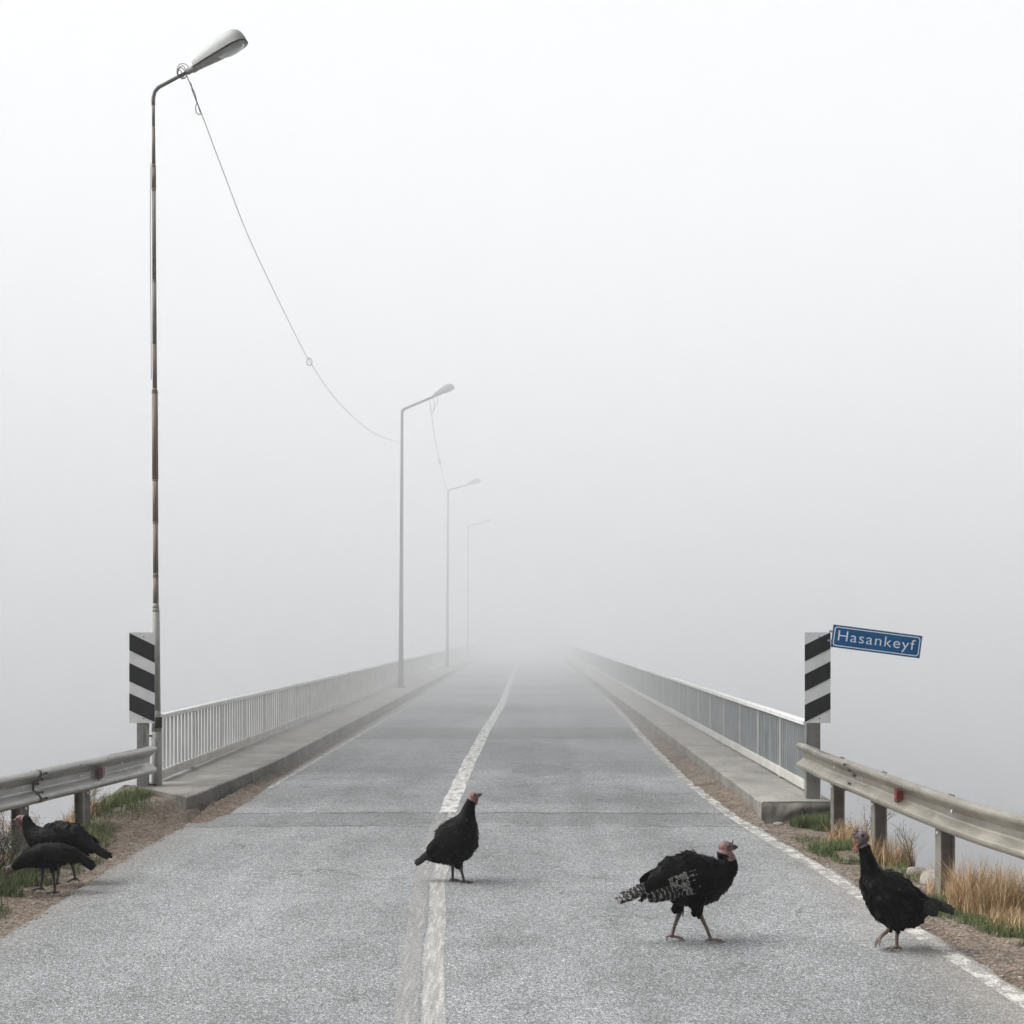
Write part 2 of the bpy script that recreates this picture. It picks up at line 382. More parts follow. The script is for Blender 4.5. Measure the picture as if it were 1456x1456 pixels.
def edge_l(y):
    t = [(-20, -4.9), (5, -5.2), (9, -4.95), (12, -4.72), (14.5, -4.62), (15.2, -4.7), (16.5, -4.9)]
    return interp(t, y) + .07 * nz(y * 1.7, 3.1)
def edge_r(y):
    t = [(-20, 5.2), (5, 4.3), (8, 3.75), (10, 3.45), (12, 3.32), (13.5, 3.25), (15.2, 3.25)]
    return interp(t, y) + .07 * nz(y * 1.7, 9.4)
def ground_z(x, y):
    z = -.022 + .018 * nz(x * 2.2, y * 2.2) + .010 * nz(x * 7, y * 7, 2) + .006 * nz(x * 21, y * 21, 5)
    if x < -3.7: z += .035 * min(1, (-3.7 - x) / .5)
    if x > 2.9: z += .02 * min(1, (x - 2.9) / .4)
    if x < -3.3 and 12.4 < y < 17:
        q = min(1, max(0, (y - 12.6) / 1.7)); q = q * q * (3 - 2 * q)
        z += .15 * q * min(1, max(0, (-3.42 - x) / .5))
    d = max(edge_l(y) - x, x - edge_r(y), (y - 15.6) * 1.1)
    if d > 0:
        z -= min(d * 1.15 + .10 * d * nz(x, y, 4), 11) * (1 if d > .25 else d / .25 * .5 + .5)
        z += .05 * nz(x * 1.7, y * 1.7, 8)
    elif d > -.35:
        z -= .03 * (1 + d / .35)
    if DECK_Y0 - .2 < y and -3.6 < x < 3.25: z = min(z, -.03)
    if y > 15.2 + .9 * min(1, max(0, (-3.7 - x) / .8)) - .6 and -4.6 < x < -3.5: z = min(z, .12)
    return z
def build_ground():
    xs = []; x = -40.0
    while x < 42:
        xs.append(x)
        x += .045 if (-5.8 < x < -3.1 or 2.1 < x < 5.0) else (.22 if -8 < x < 7 else 1.6)
    ys = []; y = -12.0
    while y < 28:
        ys.append(y)
        y += .05 if 6.0 < y < 16.2 else (.2 if 3 < y < 18 else 1.0)
    bm = bmesh.new()
    g = [[bm.verts.new((x, y, ground_z(x, y))) for x in xs] for y in ys]
    for a, b in zip(g, g[1:]):
        for i in range(len(xs) - 1):
            bm.faces.new((a[i], a[i + 1], b[i + 1], b[i])).smooth = True
    tag(obj('ground', bm, M['dirt']), kind='structure')
build_ground()

bm = bmesh.new()
quad(bm, [(-420, -60, WATER_Z), (420, -60, WATER_Z), (420, 480, WATER_Z), (-420, 480, WATER_Z)])
tag(obj('water', bm, M['water']), kind='structure')

def camber(y): return .012 * max(0., min(1., (24 - y) / 8))
def ysteps(a, b):
    out = []; y = a
    while y < b:
        out.append(y); y += .04 if y < 20 else (.12 if y < 45 else .6)
    out.append(b); return out
def road_r(y):
    b = interp(LINE_R, y) + .10
    b += .035 * nz(y * 3.1, .3) + .022 * nz(y * 9.7, 1.3) + .012 * nz(y * 27, 2.2)
    return min(b, KERB_R - .005) if y > DECK_Y0 else b
def road_l(y):
    b = interp(ROAD_L, y)
    if y < DECK_Y0 + .4: b += .03 * nz(y * 2.7, 5.3) + .02 * nz(y * 9.1, 6.3) + .012 * nz(y * 29, 7.2)
    return b
bm = bmesh.new()
prev = None
for y in ysteps(-8, DECK_Y1):
    a, b = road_l(y), (road_r(y) if y < DECK_Y0 - .02 else KERB_R + .02)
    c = [bm.verts.new(p) for p in ((a - .03, y, -.035), (a, y, 0.0), (-.5, y, camber(y)), (b, y, 0.0), (b + .03, y, -.035))]
    if prev:
        for i in range(4): bm.faces.new((prev[i], prev[i + 1], c[i + 1], c[i]))
    prev = c
tag(obj('road', bm, M['asphalt']), kind='structure')

def road_h(x, y):                      # the slight camber of the road sheet
    top = camber(y)
    return top * (1 - min(1, abs(x + .5) / 3.0))
def strip(name, mat, tab, width, y0, y1, zoff=.004, jag=0.0):
    bm = bmesh.new(); uvl = bm.loops.layers.uv.new('UVMap')
    prev = None; py = None
    for y in ysteps(y0, y1):
        c = interp(tab, y) + .012 * nz(y * 1.3, 7.7)
        w = interp(width, y) / 2
        row = [bm.verts.new((c + w * s, y, road_h(c + w * s, y) + zoff)) for s in (-1, 0, 1)]
        if prev:
            for i in range(2):
                f = bm.faces.new((prev[i], prev[i + 1], row[i + 1], row[i]))
                for l, (u, v) in zip(f.loops, ((i / 2, py), (i / 2 + .5, py), (i / 2 + .5, y), (i / 2, y))): l[uvl].uv = (u, v)
        prev = row; py = y
    return tag(obj(name, bm, mat), kind='structure')
strip('centre_line', M['paint_far'], LINE_C, [(14, .22), (18, .24), (30, .24), (60, .24)], 14.55, 160)
strip('centre_line', M['paint_streak'], [(y, x + .066) for y, x in LINE_C], [(4, .15), (16, .135)], -8, 14.5)
strip('centre_line', M['paint_ghost'], [(y, x - .074) for y, x in LINE_C], [(4, .15), (16, .135)], -8, 14.5)
strip('edge_line', M['paint_edge'], LINE_R, [(4, .15), (14, .16), (25, .16), (40, .12)], -8, 40)
strip('edge_line', M['paint_mid'], [(14, -3.30), (18, -3.28), (25, -3.25), (32, -3.21), (60, -3.18)], [(14, .06), (20, .09), (30, .11), (45, .10)], 16.8, 60)

# dust and soil washed against both kerbs of the deck
def gutter(name, x_in, x_out, y0, y1):
    bm = bmesh.new(); prev = None
    for y in ysteps(y0, y1):
        a = x_in(y); b = x_out
        row = []
        for k in range(7):
            t = k / 6; x = lerp(a, b, t)
            q = min(1, max(0, (y - y0 - .05) / 1.0)); q = q * q * (3 - 2 * q)
            row.append(bm.verts.new((x, y, -.03 + .0345 * min(1, (y - y0) / .12) + q * (.055 * t * t * max(0, 1 - (y - 14) / 40) + .012 * t * (1 + nz(x * 6, y * 6))))))
        if prev:
            for i in range(6):
                f = bm.faces.new((prev[i], prev[i + 1], row[i + 1], row[i])); f.smooth = True
        prev = row
    return tag(obj(name, bm, M['dirt']), kind='structure')
def gr(y): return min(interp(LINE_R, y) + .05 + max(0, (y - 22) * .004) + .05 * nz(y * 2.3, 11) + .035 * nz(y * 8, 12) + .02 * nz(y * 25, 13), KERB_R - .02)
def gl(y): return interp([(13.6, -3.42), (14.5, -3.28), (16, -3.30), (18, -3.39), (30, -3.42), (80, -3.46)], y) + .04 * nz(y * 2.9, 21) + .03 * nz(y * 9, 22)
gutter('dirt_strip', gr, KERB_R + .002, DECK_Y0 - .35, 75)
gutter('dirt_strip', gl, KERB_L - .03, DECK_Y0 - .3, 60)

# pavements of the bridge: a kerbed concrete slab each side, and the deck slab below
def pavement(x_in, x_out, y0, s, skew=0.0):
    bm = bmesh.new(); prev = None
    ys_ = ysteps(y0, DECK_Y1)
    for y in ys_:
        j = .012 * nz(y * 3.3, 31 + s) + .008 * nz(y * 13, 33 + s) + (.03 * max(0, nz(y * 2.1, 37 + s) - .25) + .02 * max(0, nz(y * 7.3, 38 + s) - .2)) * s
        xi = x_in(y) + j
        zt = .2 + .006 * nz(y * 1.1, 35 + s)
        b = .018 + .012 * abs(nz(y * 9, 36 + s))
        pts = [(xi, -.25), (xi + s * .004, zt - b), (xi + s * b * .4, zt - b * .3), (xi + s * b, zt), (lerp(xi, x_out, .5), zt + .004), (x_out, zt), (x_out, -.25)]
        row = [bm.verts.new((px, y + skew * max(0, 1 - (y - y0) / 2.0) * (abs(px - xi) / abs(x_out - xi)), pz)) for px, pz in pts]
        if prev:
            for i in range(6):
                q = (prev[i], prev[i + 1], row[i + 1], row[i])
                f = bm.faces.new(q if s > 0 else q[::-1]); f.smooth = 0 < i < 4
                f.material_index = 1 if i == 0 else 0
        else:
            # the broken end face, roughened
            m = len(row)
            f = bm.faces.new(row if s < 0 else row[::-1]); f.material_index = 1
            r_ = bmesh.ops.inset_individual(bm, faces=[f], thickness=.02)
        prev = row
    o = tag(obj('pavement', bm, [M['concrete'], M['kerb_concrete']]), kind='structure')
    return o
pavement(lambda y: interp([(14.0, -3.72), (14.5, -3.69), (15.9, -3.60), (17, -3.55), (18.4, -3.5)], y), -4.52, 14.35, -1, .95)
pavement(lambda y: KERB_R, 3.24, DECK_Y0, 1)
# rough broken nose of concrete under the right-hand pavement end
bm = bmesh.new()
nx, nh = 26, 9
g = []
for j in range(nh + 1):
    row = []
    for i in range(nx + 1):
        x = lerp(KERB_R + .01, 3.22, i / nx); z = lerp(-.12, .19, j / nh)
        y = DECK_Y0 - .012 - .06 * abs(nz(x * 4, z * 6, 3)) - .035 * abs(nz(x * 15, z * 15, 5)) - (.03 if j < 3 else 0) * nz(x * 4, 1)
        row.append(bm.verts.new((x, y if j < nh else DECK_Y0 + .004, z + .008 * nz(x * 9, z * 9, 7) + (.025 * nz(x * 5, 2.2) if j == 0 else 0))))
    g.append(row)
for a, b in zip(g, g[1:]):
    for i in range(nx): bm.faces.new((a[i], a[i + 1], b[i + 1], b[i])).smooth = True
tag(obj('kerb', bm, M['old_concrete']), kind='structure')
bm = bmesh.new()
box(bm, ((KERB_L + KERB_R) / 2, (16 + DECK_Y1) / 2, -.55), (7.0, DECK_Y1 - 16, .9))
tag(obj('bridge_deck', bm, M['kerb_concrete']), kind='structure')

# ------------------------------------------------------------------ railings of the bridge
def railing(x, y0, y1, label, mat_bar, mat_top, mat_post, s, spacing, barw):
    root = empty('bridge_railing', (x, y0, .2), 0, label, 'railing', 'steel railings along the bridge')
    L = y1 - y0
    def wob(y): return .012 * nz(y * .31, 41 + s) + .006 * nz(y * 1.3, 43 + s)
    ys_ = [y0 + L * i / 400 for i in range(401)]
    # handrail and kick rail as gently uneven box sections
    def rail(name, mat, w, h, z, amp):
        bm = bmesh.new(); prev = None
        for y in ys_:
            dx = wob(y); dz = amp * nz(y * .5, 47 + s)
            row = [bm.verts.new((dx + a * w / 2, y - y0, z + dz + b * h / 2)) for a, b in ((-1, -1), (-1, .6), (-.7, 1), (.7, 1), (1, .6), (1, -1))]
            if prev:
                for i in range(6):
                    bm.faces.new((prev[i], prev[(i + 1) % 6], row[(i + 1) % 6], row[i]))
            else: bm.faces.new(row)
            prev = row
        bm.faces.new(prev[::-1])
        bmesh.ops.recalc_face_normals(bm, faces=bm.faces)
        obj(name, bm, mat, root)
    rail('handrail', mat_top, .085, .055, .785, .006)
    rail('kick_rail', M['rail_cream'], .04, .11, .085, .006)
    bay = 1.55; nb = int(L / bay)
    for b in range(nb + 1):
        y = y0 + b * bay
        bm = bmesh.new()
        box(bm, (wob(y) - s * .004, y - y0, .385), ((.024, .03) if s > 0 else (.03, .03)) + (.74 if b else .76,), 0, .003)
        if b % 3 == 1: box(bm, (wob(y) + s * .03, y - y0, .02), (.10, .08, .02))
        obj('post', bm, mat_post, root)
        if b == nb: break
        bm = bmesh.new()
        n = int(bay / spacing)
        far = y > 60
        for i in range(1, n):
            yy = y + bay * i / n
            tilt = random.gauss(0, .004)
            c = Vector((wob(yy), yy - y0, .449))
            box(bm, c, (barw, barw * .8, .62), 0, 0, Matrix.Rotation(tilt, 4, 'X') @ Matrix.Rotation(random.gauss(0, .05), 4, 'Z'))
        obj('baluster_panel', bm, mat_bar, root)
    return root
railing(-4.40, 15.85, 150, 'cream white baluster railing on the lamp post side of the bridge', M['rail_cream'], M['rail_white'], M['rail_cream'], -1, .17, .024)
railing(3.12, 14.75, 150, 'grey baluster railing with white posts and handrail beside the town sign', M['rail_grey'], M['rail_white'], M['rail_cream'], 1, .11, .032)

# ------------------------------------------------------------------ street lamps
def luminaire(base, d, parent, L=.66, sc_=1.0):
    d = d.normalized(); side = d.cross(Vector((0, 0, 1))).normalized(); up = side.cross(d).normalized()
    prof = [(0, .050, .060, .02), (.03, .060, .078, .03), (.2, .078, .108, .03), (.4, .096, .140, .03), (.6, .112, .165, .025), (.78, .120, .172, .025), (.9, .108, .150, .02), (.97, .075, .105, .015), (1.0, .03, .05, .01)]
    prof = catmull([(t, w * .84, h * 1.18, d_) for t, w, h, d_ in prof], 3)
    shell = bmesh.new(); under = bmesh.new(); rim = bmesh.new()
    pr = None; pu = None; edge_a, edge_b = [], []
    for t, w, h, dep in prof:
        c = base + d * (t * L)
        ring = [c + side * (w * math.cos(a)) * sc_ + up * (h * (max(0, math.sin(a)) ** .8) * sc_) for a in [math.pi * k / 12 for k in range(13)]]
        vs = [shell.verts.new(p) for p in ring]
        if pr:
            for i in range(12): shell.faces.new((pr[i], pr[i + 1], vs[i + 1], vs[i])).smooth = True
        else: shell.faces.new(vs)
        pr = vs
        edge_a.append(ring[0]); edge_b.append(ring[-1])
        low = [c + side * (w * .97 * math.cos(a)) * sc_ - up * (.012 + dep * .6 * math.sin(a)) * sc_ for a in [math.pi * k / 10 for k in range(11)]]
        vu = [under.verts.new(p) for p in low]
        if pu:
            for i in range(10): under.faces.new((pu[i], vu[i], vu[i + 1], pu[i + 1])).smooth = True
        pu = vu
    h_ = obj('lamp_head', shell, M['lamp_shell'], parent)
    obj('underside', under, M['lamp_under'], h_)
    tube(rim, edge_a + edge_b[::-1], .009 * sc_, 6)
    obj('rim', rim, M['lamp_rim'], h_, True)
    bm = bmesh.new()
    bmesh.ops.create_uvsphere(bm, u_segments=24, v_segments=12, radius=1)
    R3 = Matrix((d, side, up)).transposed().to_4x4()
    bmesh.ops.transform(bm, verts=bm.verts, matrix=Matrix.Translation(base + d * (L * .70) - up * .018 * sc_) @ R3 @ Matrix.Diagonal((L * .25, .088 * sc_, .040 * sc_, 1)))
    obj('lens', bm, M['lens'], h_, True)
    bm = bmesh.new()
    tube(bm, [base - d * .10, base - d * .03, base - d * .03, base + d * .02], [.035, .035, .045, .045], 10)
    obj('neck', bm, M['lamp_under'], h_, True)

def lamp(label, foot, top, tip, prof, mats, head_L=.66, extra=None):
    root = empty('street_lamp', foot, 0, label, 'street lamp', 'street lamps along the bridge')
    f = Vector(foot); top = Vector(top) - f; tip = Vector(tip) - f
    bm = bmesh.new()
    zs = [(z, r, mi) for z, r, mi in prof]
    if len(mats) > 1: zs = [(z, r * (1 if z < 2.2 else .88), mi) for z, r, mi in zs]
    for (z0, r0, m0), (z1, r1, m1) in zip(zs, zs[1:]):
        if z1 - z0 < .002: continue
        tube(bm, [top * (z0 / top.z), top * (z1 / top.z)], [r0, r1], 12, m0)
    obj('pole', bm, mats, root)
    # bent arm
    bm = bmesh.new()
    d = (tip - top).normalized(); arm_len = (tip - top).length - head_L
    bend = [top - Vector((0, 0, .18)), top - Vector((0, 0, .09)), top + Vector((0, 0, -.03)) + d * .02, top + d * .07, top + d * .18, top + d * (arm_len)]
    r = prof[-1][1]
    tube(bm, bend, [r * 1.02] * 4 + [r, r * .9], 10)
    obj('arm', bm, mats[prof[-1][2]], root, True)
    luminaire(top + d * arm_len, d, root, head_L)
    return root, top, d, arm_len

Y1 = 15.5
foot = P(223, 1128, Y1); foot.z = .05
top = P(218, 128, Y1)
tip = P(350, 58, Y1 - .30)
def zpx(py): return H - (py - CY) * Y1 / F - foot.z
prof1 = [(0, .062, 0), (zpx(1040), .058, 0), (zpx(1010), .050, 0), (zpx(870), .043, 0), (zpx(865), .045, 0), (zpx(858), .038, 1), (zpx(822), .037, 1), (zpx(820), .039, 1), (zpx(815), .036, 1), (zpx(745), .034, 1), (zpx(742), .038, 1),
         (zpx(684), .037, 1), (zpx(682), .041, 1), (zpx(560), .040, 1), (zpx(558), .043, 1), (zpx(552), .030, 1), (zpx(490), .029, 2), (zpx(402), .028, 2), (zpx(400), .031, 2), (zpx(398), .027, 2), (zpx(272), .026, 1), (zpx(268), .031, 1), (zpx(238), .030, 1), (zpx(234), .025, 1), (zpx(180), .021, 2), (zpx(142), .021, 2)]
l1, t1, d1, al1 = lamp('tall rusty street lamp with patched pole beside the striped marker, nearest of the lamps', foot, top, tip, prof1, [M['pole_pale'], M['rust'], M['pole_grey']], .70)
bm = bmesh.new(); box(bm, (.035, -.045, zpx(1027)), (.075, .05, .125), 0, .004); obj('hatch', bm, M['black_iron'], l1)
bm = bmesh.new(); box(bm, (-.10, -.03, zpx(1046)), (.22, .03, .022)); tube(bm, [(-.19, -.03, zpx(1010)), (-.19, -.03, zpx(1060))], .015, 6); obj('clamp', bm, M['pole_dim'], l1)
bm = bmesh.new(); box(bm, (-.05, -.06, .09), (.14, .12, .035)); box(bm, (-.06, -.04, .16), (.13, .10, .03)); box(bm, (-.05, -.05, .03), (.12, .1, .03)); obj('base_bracket', bm, M['black_iron'], l1)
bm = bmesh.new()
tube(bm, [t1 * ((zpx(y)) / t1.z) + Vector((dx, -.02, 0)) for y, dx in ((232, -.028), (270, -.034), (330, -.038), (400, -.036), (470, -.034), (540, -.034))], .004, 5)
obj('feed_wire', bm, M['pole_grey'], l1, True)
# stray coils of wire at the arm of the first lamp
bm = bmesh.new()
c0 = t1 + d1 * (al1 - .16)
for k in range(4):
    r0 = .045 + .015 * k
    tube(bm, [c0 + Vector((random.gauss(0, .004) + .012 * k - .03, -.03 + .02 * math.cos(a * 2 + k), .03 * (k - 1) * .5)) + Vector((math.cos(a) * r0 * .7, 0, math.sin(a) * r0)) for a in [i * .5 for i in range(13)]], .0045, 5)
wob = [(276, 118), (272, 128), (281, 140), (276, 150), (280, 160), (288, 163), (284, 148), (282, 152)]
tube(bm, [P(x, y, Y1 - .3) - foot for x, y in [(265, 106), (268, 114), (272, 120), (273, 128), (277, 138), (280, 146), (278, 153), (279, 160), (283, 163), (287, 162)]], .0055, 5)
tube(bm, [P(x, y, Y1 - .3) - foot for x, y in [(273, 124), (277, 132), (279, 140), (281, 148), (284, 158), (287, 163)]], .0045, 5)
obj('wire_coil', bm, M['cable'], l1, True)

def plain_lamp(label, px, Y, ytop, tdx, tdy, tdz):
    ft = Vector(((px - CX) * Y / F, Y, .2)); tp = P(px + .5, ytop, Y); tp.x = ft.x + .04
    hgt = tp.z - .2
    prof = [(0, .085, 0), (.5, .085, 0), (1.2, .078, 0), (1.25, .072, 0), (hgt * .5, .058, 0), (hgt, .042, 0)]
    ro, t_, d_, al_ = lamp(label, ft, tp, tp + Vector((tdx, tdy, tdz)), prof, [M['pole_dim']], .72)
    bm = bmesh.new(); box(bm, (0, 0, .012), (.32, .32, .024)); 
    for a in (-1, 1):
        for b in (-1, 1): tube(bm, [(a * .12, b * .12, .02), (a * .12, b * .12, .06)], .014, 6)
    obj('base_plate', bm, M['pole_dim'], ro)
    return ro, t_, d_, al_, ft
l2 = plain_lamp('grey street lamp second along the bridge with dangling loose wires', 570, 42.5, 583, 1.70, -.3, .66)
l3 = plain_lamp('faint grey street lamp third along the bridge, between two paler and darker ones', 636, 67, 697, 1.67, -.2, .42)
l4 = plain_lamp('palest street lamp almost lost in fog at the far end of the railing', 665, 90.5, 748, 1.58, -.2, .31)
bm = bmesh.new()
a0 = l2[1] + l2[2] * (l2[3] - .05)
for pts in ([(0, 0, 0), (.06, 0, -.2), (.02, 0, -.45)], [(.14, 0, 0), (.16, 0, -.15), (.10, 0, -.3), (.02, 0, -.45), (.0, .02, -.52)], [(.14, .02, 0), (.2, 0, .1), (.25, 0, .02)]):
    tube(bm, [a0 + Vector(p) for p in catmull(pts, 4)], .008, 5)
obj('wire_coil', bm, M['cable'], l2[0], True)

def cable(label, pts, r, knot):
    bm = bmesh.new(); q = catmull([tuple(p) for p in pts], 10)
    tube(bm, q, r, 5)
    k = Vector(q[int(len(q) * knot)])
    tube(bm, [k + Vector((math.cos(a) * .05, 0, math.sin(a) * .07 - .02)) for a in [i * .7 for i in range(10)]], r * 1.4, 5)
    return tag(obj('hanging_cable', bm, M['cable'], None, True), label, 'cable', 'cables strung between the lamps')
cable('long slack cable sagging from the rusty nearest lamp to the second lamp', [P(266, 108, 15.2), P(289, 168, 16.2), P(322, 256, 17.6), P(355, 340, 19.2), P(400, 435, 21.5), P(440, 513, 24.3), P(480, 570, 28), P(520, 608, 32.8), P(545, 622, 37), P(569, 629, 42.45)], .0048, .55)
cable('short taut cable running from the second lamp arm to the third lamp', [P(611, 571, 42.3), P(614, 592, 45), P(618, 622, 50), P(626, 660, 57), P(635, 698, 66.9)], .0115, .72)

# ------------------------------------------------------------------ hazard markers, town sign
def marker(label, c, w, h, bands, post_x, post_w, z_low, yaw=0.0):
    """c: centre of the panel (front face); bands: (left_lo, left_hi, right_lo, right_hi) as fractions from the top"""
    root = empty('hazard_marker', (c.x, c.y, z_low), yaw, label, 'road marker', 'striped hazard markers at the bridge ends')
    zc = c.z - z_low
    bm = bmesh.new()
    box(bm, (0, .004, zc), (w, .006, h), 0, .0015)
    for a, b, e, f in bands:
        q = [(-w / 2 + .001, zc + h / 2 - a * h), (-w / 2 + .001, zc + h / 2 - b * h), (w / 2 - .001, zc + h / 2 - f * h), (w / 2 - .001, zc + h / 2 - e * h)]
        quad(bm, [(x, -.003, z) for x, z in q], 1)
    for s in (.9, -.9): tube(bm, [(.02, .0, zc + s * h / 2), (.02, -.004, zc + s * h / 2)], .007, 8, 2)
    obj('panel', bm, [M['sign_white'], M['sign_black'], M['bolt_dark']], root)
    # C-section post
    bm = bmesh.new()
    px = post_x - c.x; hh = zc + h / 2 - .1 + .04
    tk = .008
    box(bm, (px, .02, hh / 2 - .04), (post_w, tk, hh))
    box(bm, (px - post_w / 2 + tk / 2, .02 + .05, hh / 2 - .04), (tk, .092, hh))
    box(bm, (px + post_w / 2 - tk / 2, .02 + .05, hh / 2 - .04), (tk, .092, hh))
    box(bm, (px + post_w * .15, .013, hh / 2 - .04), (.02, .005, hh))
    obj('post', bm, M['galv'], root)
    return root
bl = [(.008, .197, .144, .338), (.338, .54, .47, .67), (.67, .86, .80, .99)]
br = [(.139, .321, .0, .178), (.465, .653, .32, .505), (.80, .99, .663, .846)]
pl = P(202, 963.5, 15.25)
marker('black and white striped marker with stripes falling right, beside the rusty lamp', pl, 36.5 * 15.25 / F, 129 * 15.25 / F, bl, P(201, 1000, 15.25).x, .115, -.05)
YM = 14.2
pr_ = P(1162.5, 963.5, YM)
marker('black and white striped marker with stripes rising right, under the blue sign', pr_, 37 * YM / F, 129 * YM / F, br, P(1157, 1000, YM).x, .15, .19)

# the tilted town sign, clipped to the marker's top corner
TL, TR, BR, BL = (P(x, y, YM - .06) for x, y in ((1184.5, 888), (1311, 904.5), (1308, 936), (1182, 920)))
ex = (TR - TL); W_ = ex.length; ex.normalize(); ez = Vector((-ex.z, 0, ex.x)); Hh = (TL - BL).length
ctr = (TL + BR) / 2
sg = empty('town_sign', ctr, 0, 'tilted blue town name sign with white lettering on the striped marker', 'sign')
Rm = Matrix((ex, Vector((0, 1, 0)), ez)).transposed().to_4x4()
bm = bmesh.new(); box(bm, (0, 0, 0), (W_, .006, Hh), 0, .002); bmesh.ops.transform(bm, verts=bm.verts, matrix=Rm); obj('plate', bm, M['sign_blue'], sg)
def rrect(w, h, r, n=6):
    out = []
    for cx_, cz_, a0 in ((w / 2 - r, h / 2 - r, 0), (-w / 2 + r, h / 2 - r, 90), (-w / 2 + r, -h / 2 + r, 180), (w / 2 - r, -h / 2 + r, 270)):
        for k in range(n + 1):
            a = R(a0 + 90 * k / n); out.append((cx_ + r * math.cos(a), cz_ + r * math.sin(a)))
    return out
bm = bmesh.new()
o_ = rrect(W_ - .035, Hh - .035, .03); i_ = rrect(W_ - .055, Hh - .055, .022)
vo = [bm.verts.new((x, -.005, z)) for x, z in o_]; vi = [bm.verts.new((x, -.005, z)) for x, z in i_]
for k in range(len(vo)):
    j = (k + 1) % len(vo); bm.faces.new((vo[k], vo[j], vi[j], vi[k]))
bmesh.ops.transform(bm, verts=bm.verts, matrix=Rm); obj('border', bm, M['sign_letter'], sg)
fc = bpy.data.curves.new('lettering', 'FONT'); fc.body = 'Hasankeyf'; fc.size = .2; fc.align_x = 'CENTER'; fc.align_y = 'CENTER'; fc.extrude = .0008; fc.offset = -.0012; fc.space_character = 1.12
fo = bpy.data.objects.new('lettering', fc); col.objects.link(fo)
bpy.context.view_layer.update()
me = bpy.data.meshes.new_from_object(fo.evaluated_get(bpy.context.evaluated_depsgraph_get()))
bpy.data.objects.remove(fo)
xs = [v.co.x for v in me.vertices]; zs = [v.co.y for v in me.vertices]
sx = .865 * W_ / (max(xs) - min(xs)); sz = .60 * Hh / (max(zs) - min(zs))
cx0 = (max(xs) + min(xs)) / 2; cz0 = (max(zs) + min(zs)) / 2
for v in me.vertices:
    x, z, y = (v.co.x - cx0) * sx, (v.co.y - cz0) * sz, -v.co.z
    v.co = Rm @ Vector((x, -.0045 + y * .5, z - .005))
me.materials.clear(); me.materials.append(M['sign_letter'])
lo = bpy.data.objects.new('lettering', me); col.objects.link(lo); lo.parent = sg
bm = bmesh.new()
for dz in (.045, -.055): box(bm, (-W_ / 2 + .015, .02, dz), (.09, .03, .022))
bmesh.ops.transform(bm, verts=bm.verts, matrix=Rm); obj('clip', bm, M['sign_back'], sg)

